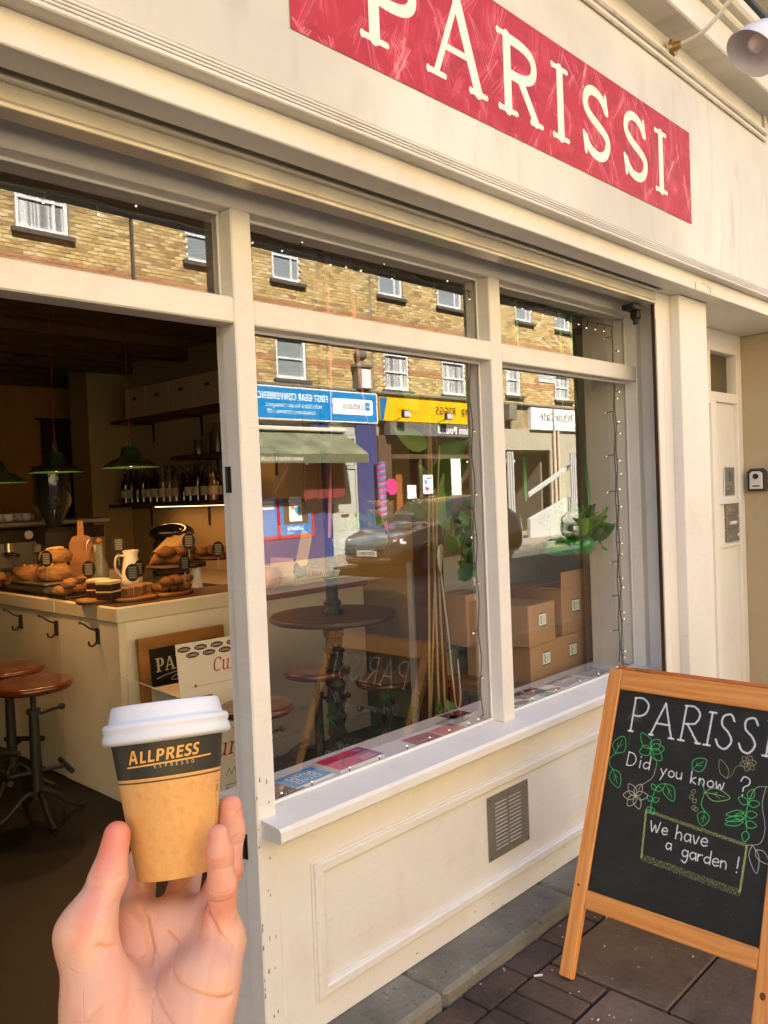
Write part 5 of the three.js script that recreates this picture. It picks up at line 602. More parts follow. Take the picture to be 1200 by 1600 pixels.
{ // leafy plants behind the middle and right panes
  const leafShape = () => { const g = new THREE.PlaneGeometry(1, 1, 4, 6), p = g.attributes.position; for (let i = 0; i < p.count; i++) { const u = p.getX(i), v = p.getY(i) + 0.5; const w = Math.sin(Math.PI * Math.pow(v, 0.7)) * 0.62 + 0.02; p.setXYZ(i, u * w, v, 0.22 * v * v - 0.25 * u * u); } g.computeVertexNormals(); return g; };
  const LG = leafShape(); seed = 303;
  const plant = (lab, pos, n, spread, size, mat, drop) => { const p = T('trailing_plant', lab, 'plant', pos); mesh('stem', [tube([[0, 0, 0], [0.03, spread * 0.3, 0.01], [-0.01, spread * 0.7, 0], [0.02, spread, 0]], 0.004, 16, 5)], mats.leaf, p); for (let i = 0; i < n; i++) { const m = mesh('leaf', LG, rnd() < 0.4 ? mats.leafPale : mat, p); m.position.set(rr(-0.09, 0.09), rr(0, spread), rr(-0.06, 0.06)); m.rotation.set(rr(-0.8, 0.8) + drop, rr(0, 6.3), rr(-1.2, 1.2)); m.scale.setScalar(size * rr(0.7, 1.3)); } return p; };
  plant('bushy green leaves behind the middle pane beside the mullion', [2.74, 1.20, -0.33], 40, 0.34, 0.09, mats.leaf, 0.3);
  plant('low green leaves beside the pot of canes', [2.56, 0.62, -0.42], 8, 0.10, 0.06, mats.leaf, 0.2);
  const tall = plant('tall dark houseplant with long leaves behind the right pane', [2.86, 1.28, -0.62], 14, 0.75, 0.24, mats.leaf, 0.0);
  // dark timber post with a cap, behind the right pane
  const tp = T('timber_post', 'dark timber post with a wide cap behind the right pane', 'post', [2.86, 0.1, -0.70]); mesh('shaft', bx(-0.05, 0, -0.05, 0.05, 2.0, 0.05, 0.004), mats.wood, tp); mesh('cap', bx(-0.14, 2.0005, -0.08, 0.09, 2.16, 0.08, 0.006), mats.wood, tp);
  const ribbon = (pts, w, mat, parent) => { const c = new THREE.CatmullRomCurve3(pts.map((q) => V(...q))), P = [], n = 30; for (let i = 0; i < n; i++) { const a = c.getPoint(i / n), b = c.getPoint((i + 1) / n); const o = (t) => { const an = t * 5 / n; return V(Math.cos(an) * w, 0, Math.sin(an) * w); }; const p0 = a.clone().add(o(i)), p1 = a.clone().sub(o(i)), q0 = b.clone().add(o(i + 1)), q1 = b.clone().sub(o(i + 1)); for (const q of [p0, p1, q1, p0, q1, q0]) P.push(q.x, q.y, q.z); } const g = G(); g.setAttribute('position', new THREE.Float32BufferAttribute(P, 3)); g.computeVertexNormals(); return mesh('ribbon', boxUV(g), mat, parent); };
  const petals = (parent, x, y, z, r, n, mat) => { for (let i = 0; i < n; i++) { const m = mesh('petal', LG, mat, parent); m.position.set(x, y, z); m.rotation.set(0.9, i * 6.283 / n, 0, 'YXZ'); m.scale.set(r, r, r); } };
  { // green bottle planter
    const p = T('bottle_planter', 'green plastic bottle planter with purple flowers hung on green ribbons', 'planter', [3.235, 1.335, -0.17]);
    const gp = M({ color: lin(0.03, 0.30, 0.06), roughness: 0.1, transmission: 0.2, thickness: 0, clearcoat: 1 });
    for (const s of [-1, 1]) { mesh('bottle', lathe([[0, -0.10], [0.03, -0.098], [0.044, -0.085], [0.047, -0.04], [0.044, 0.02], [0.047, 0.05], [0.03, 0.085], [0.014, 0.1], [0, 0.1]], 20).rotateZ(Math.PI / 2).rotateY(0.4 * s).translate(s * 0.075, -0.01, s * 0.02), gp, p); mesh('soil', bx(-0.07, 0.012, -0.03, 0.07, 0.03, 0.03, 0.01).rotateY(0.4 * s).translate(s * 0.075, 0, s * 0.02), flat([0.03, 0.02, 0.012]), p); }
    const rb = flat([0.05, 0.30, 0.05], { roughness: 0.4, side: THREE.DoubleSide });
    ribbon([[-0.13, 0.02, 0.04], [-0.10, 0.3, 0.03], [-0.06, 0.7, 0.01], [-0.05, 1.5, 0]], 0.006, rb, p); ribbon([[0.13, 0.0, 0.03], [0.10, 0.35, 0.02], [0.06, 0.7, 0], [0.05, 1.5, 0]], 0.006, rb, p); ribbon([[-0.16, 0.04, 0.05], [-0.10, -0.02, 0.055], [-0.06, -0.05, 0.06]], 0.009, rb, p); ribbon([[0.13, 0.04, 0.05], [0.15, -0.02, 0.055], [0.19, -0.05, 0.06]], 0.009, rb, p); ribbon([[-0.40, 0.2, 0.03], [-0.39, 0.5, 0.02], [-0.41, 1.5, 0]], 0.006, rb, p);
    seed = 55; for (let i = 0; i < 80; i++) { const m = mesh('leaf', LG, rnd() < 0.5 ? mats.leafPale : mats.leaf, p); m.position.set(rr(-0.12, 0.12), rr(0.0, 0.05), rr(-0.04, 0.06)); m.rotation.set(rr(-0.7, 0.9), rr(0, 6.3), rr(-0.5, 0.5)); m.scale.setScalar(rr(0.08, 0.15)); }
    petals(p, 0.06, 0.105, 0.05, 0.05, 7, flat([0.16, 0.06, 0.42], { side: THREE.DoubleSide })); petals(p, 0.10, 0.06, 0.06, 0.03, 6, flat([0.3, 0.1, 0.4], { side: THREE.DoubleSide })); petals(p, -0.07, 0.08, 0.06, 0.045, 7, flat([0.62, 0.6, 0.38], { side: THREE.DoubleSide })); petals(p, -0.04, 0.055, 0.065, 0.042, 7, flat([0.62, 0.6, 0.38], { side: THREE.DoubleSide })); petals(p, 0.10, 0.13, 0.02, 0.03, 6, flat([0.6, 0.25, 0.05], { side: THREE.DoubleSide }));
  }
  { const p = T('yellow_flower_planter', 'clear bottle planter with yellow flowers hung on pink ribbons', 'planter', [2.12, 1.42, -0.4]);
    mesh('bottle', lathe([[0, -0.13], [0.04, -0.128], [0.05, -0.1], [0.05, 0.06], [0.02, 0.11], [0, 0.11]], 20).rotateZ(Math.PI / 2), M({ color: lin(0.5, 0.55, 0.5), roughness: 0.1, transmission: 0.7, thickness: 0 }), p);
    const rb = flat([0.55, 0.2, 0.2], { roughness: 0.4, side: THREE.DoubleSide }); ribbon([[-0.14, 0.02, 0.0], [-0.12, 0.25, 0], [-0.10, 0.6, 0], [-0.1, 1.42, 0]], 0.006, rb, p); ribbon([[0.16, 0.0, 0], [0.12, 0.25, 0], [0.05, 0.6, 0], [0.0, 1.42, 0]], 0.007, rb, p);
    const ye = flat([0.75, 0.55, 0.06], { side: THREE.DoubleSide }); petals(p, 0.08, 0.12, 0.03, 0.05, 6, ye); petals(p, 0.055, 0.09, 0.05, 0.045, 6, ye); seed = 58; for (let i = 0; i < 10; i++) { const m = mesh('leaf', LG, mats.leafPale, p); m.position.set(rr(-0.06, 0.12), 0.03, rr(-0.03, 0.03)); m.rotation.set(rr(-0.7, 0.9), rr(0, 6.3), 0); m.scale.setScalar(rr(0.05, 0.1)); } }
  { const t = T('yellow_swing_tag', 'yellow swing tag hanging behind the middle pane', 'tag', [1.775, 1.43, -0.3], 0.2); mesh('card', ext([[-0.03, -0.06], [0.0, -0.075], [0.028, -0.06], [0.028, 0.04], [-0.026, 0.05]], 0.003, 0.0008).rotateZ(-0.35), flat([0.55, 0.36, 0.03]), t); mesh('dark_tip', ext([[-0.03, -0.1], [0.0, -0.11], [0.028, -0.1], [0.028, -0.064], [0.0, -0.078], [-0.03, -0.064]], 0.003, 0.0008).rotateZ(-0.35), mats.dark, t); mesh('cord', rod([0.012, 0.05, 0.001], [0.03, 1.4, 0.0], 0.0012), mats.dark, t); }
}
{ // leaflets on the window board
  const pr = (w, h, draw) => canvasTex(w, h, draw);
  const pics = {
    xo: pr(128, 96, (x) => { x.fillStyle = '#3a9ed8'; x.fillRect(0, 0, 128, 96); x.fillStyle = '#eef2f4'; for (const [i, j] of [[0, 0], [1, 0], [2, 0], [0, 1], [2, 1], [0, 2], [1, 2], [2, 2]]) { x.fillRect(22 + i * 30, 16 + j * 24, 22, 18); } x.strokeStyle = '#1c1c22'; x.lineWidth = 4; for (const [i, j] of [[0, 0], [1, 0], [2, 0], [0, 1], [2, 1], [0, 2], [1, 2], [2, 2]]) { const a = 27 + i * 30, b = 20 + j * 24; x.beginPath(); x.moveTo(a, b); x.lineTo(a + 12, b + 10); x.moveTo(a + 12, b); x.lineTo(a, b + 10); x.stroke(); } }),
    pink: pr(160, 96, (x) => { const g = x.createLinearGradient(0, 0, 160, 60); g.addColorStop(0, '#d81e58'); g.addColorStop(0.65, '#cc2f6a'); g.addColorStop(1, '#7a3f98'); x.fillStyle = g; x.fillRect(0, 0, 160, 96); x.strokeStyle = '#5d1d63'; x.lineWidth = 4; x.beginPath(); x.moveTo(30, 80); x.quadraticCurveTo(50, 40, 90, 30); x.moveTo(80, 90); x.quadraticCurveTo(90, 60, 130, 46); x.stroke(); x.fillStyle = '#f0c8d6'; for (let i = 0; i < 4; i++) x.fillRect(92, 58 + i * 8, 52, 3); x.font = 'bold 16px serif'; x.fillText('M', 126, 24); }),
    collage: pr(128, 96, (x) => { seed = 12; x.fillStyle = '#3a2420'; x.fillRect(0, 0, 128, 96); for (let i = 0; i < 60; i++) { x.fillStyle = ['#7a4a34', '#b98a68', '#231a18', '#8c2f3a', '#5b463c', '#c9b49c'][rnd() * 6 | 0]; x.beginPath(); x.ellipse(rr(0, 128), rr(0, 96), rr(4, 16), rr(3, 9), rr(0, 3), 0, 7); x.fill(); } }),
    red: pr(128, 96, (x) => { seed = 19; x.fillStyle = '#9e1626'; x.fillRect(0, 0, 128, 96); for (let i = 0; i < 12; i++) { x.strokeStyle = rnd() < 0.4 ? '#3a1418' : '#c9505c'; x.lineWidth = rr(2, 6); x.beginPath(); x.moveTo(rr(0, 128), rr(0, 96)); x.lineTo(rr(0, 128), rr(0, 96)); x.stroke(); } x.fillStyle = '#ead6cf'; x.fillRect(40, 70, 60, 4); }),
    rose: pr(128, 96, (x) => { const g = x.createLinearGradient(0, 0, 128, 96); g.addColorStop(0, '#d23a5a'); g.addColorStop(1, '#d99a62'); x.fillStyle = g; x.fillRect(0, 0, 128, 96); }),
    grey: pr(128, 96, (x) => { seed = 29; x.fillStyle = '#8e8a92'; x.fillRect(0, 0, 128, 96); for (let i = 0; i < 16; i++) { x.fillStyle = ['#6b6a78', '#b7b3b4', '#4a4a52', '#9a8e84'][rnd() * 4 | 0]; x.fillRect(rr(0, 110), rr(0, 84), rr(8, 40), rr(4, 20)); } }),
    green: pr(128, 96, (x) => { x.fillStyle = '#d8d8d2'; x.fillRect(0, 0, 128, 96); x.fillStyle = '#4aa583'; x.fillRect(0, 0, 50, 96); x.fillStyle = '#6e4a3e'; x.beginPath(); x.ellipse(90, 50, 30, 22, 0.4, 0, 7); x.fill(); }),
  };
  const white = flat([0.7, 0.7, 0.68]);
  [['collage', 1.47, -0.13, 0.16, 0.11, 0.1, 3, 'leaflet with a dark brown collage beside the white post'], ['xo', 1.60, -0.145, 0.15, 0.10, 0.05, 7, 'stack of pale blue leaflets printed with crosses'], ['pink', 1.80, -0.15, 0.20, 0.12, 0.02, 10, 'stack of magenta and purple leaflets'], ['red', 2.12, -0.12, 0.13, 0.08, -0.06, 2, 'dark red leaflet on the window board'], ['rose', 2.255, -0.115, 0.12, 0.085, 0.04, 2, 'rose and orange leaflet on the window board'], ['grey', 2.345, -0.165, 0.13, 0.08, 0.15, 2, 'grey collage leaflet behind the rose leaflet'], ['collage', 2.42, -0.21, 0.11, 0.08, 0.0, 2, 'dark red collage leaflet at the mullion'], ['green', 2.66, -0.11, 0.2, 0.09, 0.02, 2, 'white and green leaflet beside the mullion'], ['collage', 2.84, -0.17, 0.19, 0.09, 0.03, 2, 'brown portrait leaflet before the lower left carton'], ['green', 2.93, -0.12, 0.16, 0.08, 0.0, 2, 'white leaflet with a green edge before the cartons'], ['grey', 3.11, -0.15, 0.19, 0.1, 0.03, 2, 'grey photograph leaflet before the lower right carton'], ['grey', 3.32, -0.14, 0.18, 0.1, 0.02, 2, 'pale grey leaflet beside the hanging string lights']].forEach(([k, x, z, w, d, a, n, lab]) => { const h = n * 0.0012, o = T('leaflet', lab, 'leaflet', [x, 0.7356, z], a); mesh('paper', bx(-w / 2, 0, -d / 2, w / 2, h, d / 2, 0.0003), white, o); mesh('print', new THREE.PlaneGeometry(w, d).rotateX(-Math.PI / 2).translate(0, h + 0.0006, 0), M({ map: pics[k], roughness: 0.35 }), o); });
}
// fairy lights
function lights(label, path, step, hang) {
  const s = T('fairy_lights', label, 'string lights', [0, 0, 0], 0, 'fairy lights round the windows');
  const c = new THREE.CatmullRomCurve3(path.map((p) => V(...p))), L = c.getLength();
  mesh('wire', new THREE.TubeGeometry(c, Math.max(24, L * 30 | 0), 0.0026, 5), mats.wire, s);
  for (let d = step * 0.4, i = 0; d < L; d += step * rr(0.75, 1.2), i++) { const p = c.getPointAt(Math.min(0.999, d / L)), q = p.clone().add(hang(i)); const st = mesh('bulb_stem', rod(p.toArray(), q.toArray(), 0.0022, 0.0026, 6), mats.wire, s); mesh('bulb', sph(0.0028, q.x, q.y, q.z, 8), mats.bulb, st); }
}
seed = 808;
const wob = (a, b, n, amp) => Array.from({ length: n + 1 }, (_, i) => { const t = i / n; return [a[0] + (b[0] - a[0]) * t + rr(-amp, amp) * 0.3, a[1] + (b[1] - a[1]) * t + rr(-amp, amp), a[2] + (b[2] - a[2]) * t]; });
lights('fairy lights along the top of the left transom pane', wob([0.2, 2.318, -0.075], [1.305, 2.305, -0.075], 9, 0.006), 0.13, (i) => V(rr(-0.012, 0.012), i % 3 === 1 ? 0.02 : -0.028, 0));
lights('fairy lights along the top of the middle transom pane', wob([1.385, 2.325, -0.075], [2.43, 2.308, -0.075], 9, 0.006), 0.095, (i) => V(rr(-0.02, 0.02), i % 4 === 2 ? 0.014 : -0.028, 0));
lights('fairy lights along the top of the right transom pane', wob([2.51, 2.322, -0.075], [3.49, 2.302, -0.075], 9, 0.006), 0.082, (i) => V(rr(-0.035, 0.0), -0.03, 0));
lights('fairy lights hanging down the right edge of the right pane', [...wob([3.492, 2.30, -0.085], [3.492, 0.76, -0.10], 16, 0.004).map(([x, y, z], i) => [x - 0.001, y, z + (i % 2) * 0.006])], 0.085, (i) => V(-0.006, -0.006, i % 2 ? 0.03 : -0.035));
lights('second strand of fairy lights beside the right edge of the right pane', [...wob([3.494, 2.04, -0.075], [3.494, 0.745, -0.082], 14, 0.004).map(([x, y, z], i) => [x - 0.001, y, z - (i % 2) * 0.008])], 0.14, (i) => V(-0.012, i % 2 ? 0.012 : -0.008, 0.02));
lights('fairy lights hanging down the left side of the mullion', wob([2.425, 2.045, -0.085], [2.425, 0.75, -0.085], 12, 0.003).map(([x, y, z], i) => [x - (i % 2) * 0.012, y, z]), 0.15, (i) => V(i % 2 ? 0.008 : -0.03, -0.012, 0));
lights('fairy lights lying along the front edge of the window board', [...wob([1.40, 0.739, -0.068], [2.42, 0.739, -0.068], 12, 0.0), ], 0.13, (i) => V(0.004, 0.014, -0.004));
lights('fairy lights lying along the window board of the right pane', [...wob([2.52, 0.739, -0.068], [3.48, 0.739, -0.07], 12, 0.0), ], 0.17, (i) => V(0.004, 0.014, -0.004));

// ---------- hand and cup ----------
{
  const cup = thing('coffee_cup', 'small paper coffee cup with a black band and white lid held in a hand', 'cup', [0.2765, 1.3638, 1.3063]);
  { const away = V(0.512, 0, -0.859), side = V(0.859, 0, 0.512); const ax = V(0, 1, 0).multiplyScalar(0.966).addScaledVector(away, 0.259).addScaledVector(side, -0.02).normalize(); cup.quaternion.setFromUnitVectors(V(0, 1, 0), ax).multiply(new THREE.Quaternion().setFromAxisAngle(V(0, 1, 0), -0.36 + Math.PI)); cup.scale.set(0.985, 0.95, 0.985); }
  const kraft = canvasTex(2048, 800, (x, W, H) => {
    x.fillStyle = '#d6a05c'; x.fillRect(0, 0, W, H);
    seed = 61; for (let i = 0; i < 900; i++) { x.fillStyle = ['rgba(180,122,60,.16)', 'rgba(236,190,122,.14)', 'rgba(206,150,82,.14)', 'rgba(160,104,48,.10)'][rnd() * 4 | 0]; x.beginPath(); x.ellipse(rr(0, W), rr(0, H), rr(4, 34), rr(3, 20), rr(0, 3), 0, 7); x.fill(); }
    for (let i = 0; i < 5000; i++) { x.strokeStyle = rnd() < 0.5 ? 'rgba(150,96,40,.10)' : 'rgba(255,222,170,.10)'; x.lineWidth = rr(0.6, 1.6); const a = rr(0, W), b = rr(0, H), c = rr(0, 6.3), l = rr(5, 22); x.beginPath(); x.moveTo(a, b); x.lineTo(a + Math.cos(c) * l, b + Math.sin(c) * l); x.stroke(); }
    x.fillStyle = '#2b281b'; x.fillRect(0, 0, W, 220); x.fillStyle = '#4a3413'; x.fillRect(0, 237, W, 9);
    x.save(); x.translate(W / 2 - 18, 92); x.transform(1, -0.03, -0.16, 1, 0, 0); x.fillStyle = '#e9a94f'; x.scale(1.12, 1.12); x.font = 'bold 96px sans-serif'; x.textAlign = 'left';
    x.fillText('A', -262, 30, 76); x.font = 'bold 84px sans-serif'; x.fillText('LLPRESS', -194, 30, 420); x.fillRect(-276, 40, 500, 8); x.restore();
    x.fillStyle = '#a89a78'; x.font = 'bold 30px sans-serif'; let px = W / 2 - 150; for (const c of 'ESPRESSO') { x.fillText(c, px, 168); px += 32; }
    x.fillStyle = 'rgba(120,80,30,.65)'; x.strokeStyle = 'rgba(120,80,30,.65)'; x.lineWidth = 4; x.strokeRect(W / 2 + 300, 300, 60, 90); x.fillRect(W / 2 + 312, 320, 34, 40); for (let i = 0; i < 16; i++) x.fillRect(W / 2 + 318 + (i % 3) * 4, 410 + i * 17, 20, 8);
  });
  mesh('paper_wall', new THREE.LatheGeometry([[0.0243, 0.0], [0.0246, 0.0008], [0.0306, 0.046], [0.0361, 0.0885]].map((p) => new THREE.Vector2(...p)), 72), M({ map: kraft, roughness: 0.5, bumpMap: softBump, bumpScale: 0.0002 }), cup);
  // a lathe's v runs by point, so the print is stretched to true height through its uv
  { const g = cup.children[0].geometry, p = g.attributes.position, uv = g.attributes.uv; for (let i = 0; i < p.count; i++) uv.setY(i, p.getY(i) / 0.0885); }
  mesh('cup_base', lathe([[0.0001, 0.004], [0.022, 0.004], [0.0225, 0.0005], [0.0242, 0.0], [0.0242, 0.002], [0.0232, 0.006], [0, 0.0062]], 48), flat([0.62, 0.42, 0.22]), cup);
  mesh('lid', lathe([[0.0362, 0.0862], [0.0405, 0.0868], [0.0414, 0.0892], [0.0408, 0.0925], [0.0398, 0.0945], [0.0408, 0.0965], [0.0406, 0.099], [0.0392, 0.1005], [0.0372, 0.1008], [0.0366, 0.1025], [0.0354, 0.1085], [0.0347, 0.1108], [0.0334, 0.1116], [0.0316, 0.1110], [0.0304, 0.1085], [0, 0.1085]], 72), M({ color: lin(0.62, 0.65, 0.69), roughness: 0.38, clearcoat: 0.2, clearcoatRoughness: 0.3 }), cup);
}
{
  // left hand: tapered bones joined with a smooth minimum, meshed once. x right, y up along the fingers, z towards the wearer
  const J = { fa: [0.030, -0.150, 0.120], fb: [0.062, -0.152, 0.116], wa: [0.0133, -0.085, 0.062], wb: [0.044, -0.088, 0.058], c0: [0.010, -0.0587, 0.026], c1: [0.0201, -0.0620, 0.017], c2: [0.0314, -0.0620, 0.019], c3: [0.0432, -0.0579, 0.029], I0: [0.000, -0.0235, -0.020], M0: [0.0245, -0.0250, -0.027], R0: [0.0425, -0.0250, -0.022], P0: [0.0562, -0.0255, -0.010], tc: [0.000, -0.0418, 0.034], tm: [-0.0145, -0.0041, 0.022], ti: [-0.0080, 0.0186, 0.002], tt: [-0.0066, 0.0395, -0.010], h0: [0.0512, -0.0376, 0.016], h1: [0.0478, -0.0561, 0.030], P1: [0.0577, 0.0101, -0.006], P2: [0.0556, 0.0289, -0.008], P3: [0.0545, 0.0390, -0.011], R1: [0.0545, 0.0071, -0.036], R2: [0.0560, 0.0284, -0.045], R3: [0.0552, 0.0430, -0.048], M1: [0.0232, -0.0007, -0.069], M2: [0.0278, 0.0210, -0.078], M3: [0.0321, 0.0400, -0.073], I1: [-0.0079, -0.0021, -0.068], I2: [-0.0044, 0.0192, -0.079], I3: [0.0031, 0.0369, -0.078] };
  const chains = [
    [0.016, ['fa', 0.030, 'wa', 0.023], ['fb', 0.030, 'wb', 0.023], ['wa', 0.023, 'c0', 0.018], ['wb', 0.023, 'c3', 0.018], ['wa', 0.022, 'tc', 0.018], ['c0', 0.0155, 'I0', 0.0125], ['c1', 0.0135, 'M0', 0.0120], ['c2', 0.0135, 'R0', 0.0115], ['c3', 0.015, 'P0', 0.011], ['tc', 0.0205, 'tm', 0.0150], ['h1', 0.0185, 'h0', 0.0160], ['h0', 0.0155, 'P0', 0.0110], ['I0', 0.0125, 'M0', 0.012], ['M0', 0.012, 'R0', 0.0115]],
    [0.006, ['tm', 0.0138, 'ti', 0.0101], ['ti', 0.0101, 'tt', 0.0080]],
    [0.004, ['I0', 0.0118, 'I1', 0.0098], ['I1', 0.0098, 'I2', 0.0086], ['I2', 0.0086, 'I3', 0.0074]],
    [0.004, ['M0', 0.0118, 'M1', 0.0098], ['M1', 0.0098, 'M2', 0.0088], ['M2', 0.0088, 'M3', 0.0076]],
    [0.004, ['R0', 0.0112, 'R1', 0.0096], ['R1', 0.0096, 'R2', 0.0084], ['R2', 0.0084, 'R3', 0.0073]],
    [0.004, ['P0', 0.0100, 'P1', 0.0084], ['P1', 0.0084, 'P2', 0.0076], ['P2', 0.0076, 'P3', 0.0063]],
  ].map(([k, ...s]) => [k, s.map(([a, ra, b, rb]) => { const A = J[a], B = J[b], d = [B[0] - A[0], B[1] - A[1], B[2] - A[2]]; return [A, d, d[0] * d[0] + d[1] * d[1] + d[2] * d[2], ra, rb]; })]);
  const smin = (a, b, k) => { const h = Math.max(0, k - Math.abs(a - b)) / k; return Math.min(a, b) - h * h * k * 0.25; };
  const join = [0, 0.012, 0.007, 0.007, 0.008, 0.009];
  const creases = [[0.0021, 0.0016, [[0.0648, -0.0204], [0.0575, -0.0141], [0.0499, -0.0027], [0.0450, 0.0030]]], [0.0021, 0.0015, [[0.0680, -0.0369], [0.0524, -0.0305], [0.0372, -0.0267], [0.0245, -0.0191]]], [0.0024, 0.0016, [[-0.0021, -0.0046], [0.0106, -0.0128], [0.0169, -0.0255], [0.0195, -0.0407], [0.0177, -0.0600]]], [0.0012, 0.0004, [[0.0527, 0.0236], [0.0700, 0.0233]]], [0.0012, 0.0005, [[0.0520, 0.0040], [0.0700, 0.0050]]], [0.0020, 0.001, [[0.0000, 0.0096], [0.0245, 0.0077]]], [0.0016, 0.0006, [[-0.019, 0.0185], [0.003, 0.0225]]], [0.0014, 0.0008, [[0.0271, -0.0343], [0.0397, -0.0407], [0.0499, -0.0470]]], [0.0012, 0.0007, [[0.0, -0.030], [0.006, -0.027], [0.0135, -0.0265]]], [0.0012, 0.0006, [[-0.006, -0.046], [0.004, -0.042], [0.0165, -0.043]]], [0.0013, 0.0007, [[0.018, -0.0255], [0.026, -0.034], [0.030, -0.046]]]];
  const body = (x, y, z) => {
    let D = 1e3;
    for (let c = 0; c < chains.length; c++) {
      const [k, segs] = chains[c]; let f = 1e3;
      for (const [A, d, q, ra, rb] of segs) { const px = x - A[0], py = y - A[1], pz = z - A[2]; let t = (px * d[0] + py * d[1] + pz * d[2]) / q; t = t < 0 ? 0 : t > 1 ? 1 : t; const ex = px - d[0] * t, ey = py - d[1] * t, ez = pz - d[2] * t; const v = Math.sqrt(ex * ex + ey * ey + ez * ez) - (ra + (rb - ra) * t); f = f > 900 ? v : smin(f, v, k); }
      D = c ? smin(D, f, join[c]) : f;
    }
    return D;
  };
  const field = (x, y, z) => {
    let D = body(x, y, z);
    if (D < 0.004 && D > -0.004) {   // folds only where the skin faces the wearer
      const gz = (body(x, y, z + 0.001) - body(x, y, z - 0.001)) / 0.002; let f = Math.min(1, Math.max(0, (gz + 0.05) / 0.4));
      if (f > 0 && z > -0.045) { let m = 0; for (const [w, dep, l] of creases) for (let i = 0; i < l.length - 1; i++) { const a = l[i], b = l[i + 1], dx = b[0] - a[0], dy = b[1] - a[1]; let t = ((x - a[0]) * dx + (y - a[1]) * dy) / (dx * dx + dy * dy); t = Math.max(0, Math.min(1, t)); const e = (x - a[0] - dx * t) ** 2 + (y - a[1] - dy * t) ** 2; if (e < w * w * 5) m = Math.max(m, dep * Math.exp(-e / (w * w * 0.5))); } D += m * f; }
    }
    return D;
  };
  const lo = [-0.048, -0.19, -0.105], hi = [0.108, 0.062, 0.165], R = 184, BL = 8;
  const mc = new MarchingCubes(R, new THREE.MeshBasicMaterial(), false, false, 300000);
  mc.isolation = 0; mc.reset();
  const at = (k, i) => lo[k] + (hi[k] - lo[k]) * (((i - R / 2) / (R / 2)) + 1) / 2;
  const reach = 0.5 * BL / R * Math.hypot(hi[0] - lo[0], hi[1] - lo[1], hi[2] - lo[2]) + 0.006;
  for (let K = 0; K < R; K += BL) for (let Y = 0; Y < R; Y += BL) for (let X = 0; X < R; X += BL) {   // far blocks take one value
    const c = body(at(0, X + BL / 2), at(1, Y + BL / 2), at(2, K + BL / 2)), far = Math.abs(c) > reach;
    for (let k = K; k < K + BL; k++) for (let j = Y; j < Y + BL; j++) for (let i = X; i < X + BL; i++) mc.field[k * R * R + j * R + i] = far ? -c : -field(at(0, i), at(1, j), at(2, k));
  }
  mc.update();
  const n = mc.count, src = mc.positionArray, P = new Float32Array(n * 3), N = new Float32Array(n * 3), Cv = new Float32Array(n * 3), e = 0.0006;
  const tips = [J.tt, J.I3, J.M3, J.R3, J.P3, J.R1, J.P1];
  for (let i = 0; i < n; i++) {
    const x = lo[0] + (hi[0] - lo[0]) * (src[3 * i] + 1) / 2, y = lo[1] + (hi[1] - lo[1]) * (src[3 * i + 1] + 1) / 2, z = lo[2] + (hi[2] - lo[2]) * (src[3 * i + 2] + 1) / 2;
    P.set([x, y, z], 3 * i);
    const g = V(field(x + e, y, z) - field(x - e, y, z), field(x, y + e, z) - field(x, y - e, z), field(x, y, z + e) - field(x, y, z - e)).normalize(); N.set([g.x, g.y, g.z], 3 * i);
    let red = 0; for (const t of tips) red = Math.max(red, Math.exp(-((x - t[0]) ** 2 + (y - t[1]) ** 2 + (z - t[2]) ** 2) / 0.0004));
    const m = vnoise(x * 260 + 90, y * 260 + z * 190 + 90, 9999, 9999, 2) * 0.6 + vnoise(x * 80 + 9, y * 80 + z * 70 + 90, 9999, 9999, 6) * 0.7; const k = Math.min(1, Math.max(0, red * 0.75 + (m - 0.6) * 0.9));
    Cv.set([0.67, 0.36 + (0.20 - 0.36) * k, 0.235 + (0.125 - 0.235) * k], 3 * i);
  }
  for (let i = 0; i < n; i += 3) { const a = V(...P.slice(3 * i, 3 * i + 3)), b = V(...P.slice(3 * i + 3, 3 * i + 6)), c = V(...P.slice(3 * i + 6, 3 * i + 9)); if (b.clone().sub(a).cross(c.clone().sub(a)).dot(V(N[3 * i], N[3 * i + 1], N[3 * i + 2])) < 0) for (const arr of [P, N, Cv]) for (let q = 0; q < 3; q++) { const t = arr[3 * i + 3 + q]; arr[3 * i + 3 + q] = arr[3 * i + 6 + q]; arr[3 * i + 6 + q] = t; } }
  const g = G(); g.setAttribute('position', new THREE.BufferAttribute(P, 3)); g.setAttribute('normal', new THREE.BufferAttribute(N, 3)); g.setAttribute('color', new THREE.BufferAttribute(Cv, 3)); const uOf = (x, z) => (x + 0.3 * z + 0.09) / 0.26, vOf = (y, z) => (y + 0.3 * z + 0.18) / 0.26;
  { const uv = new Float32Array(n * 2); for (let i = 0; i < n; i++) { uv[2 * i] = uOf(P[3 * i], P[3 * i + 2]); uv[2 * i + 1] = vOf(P[3 * i + 1], P[3 * i + 2]); } g.setAttribute('uv', new THREE.BufferAttribute(uv, 2)); }
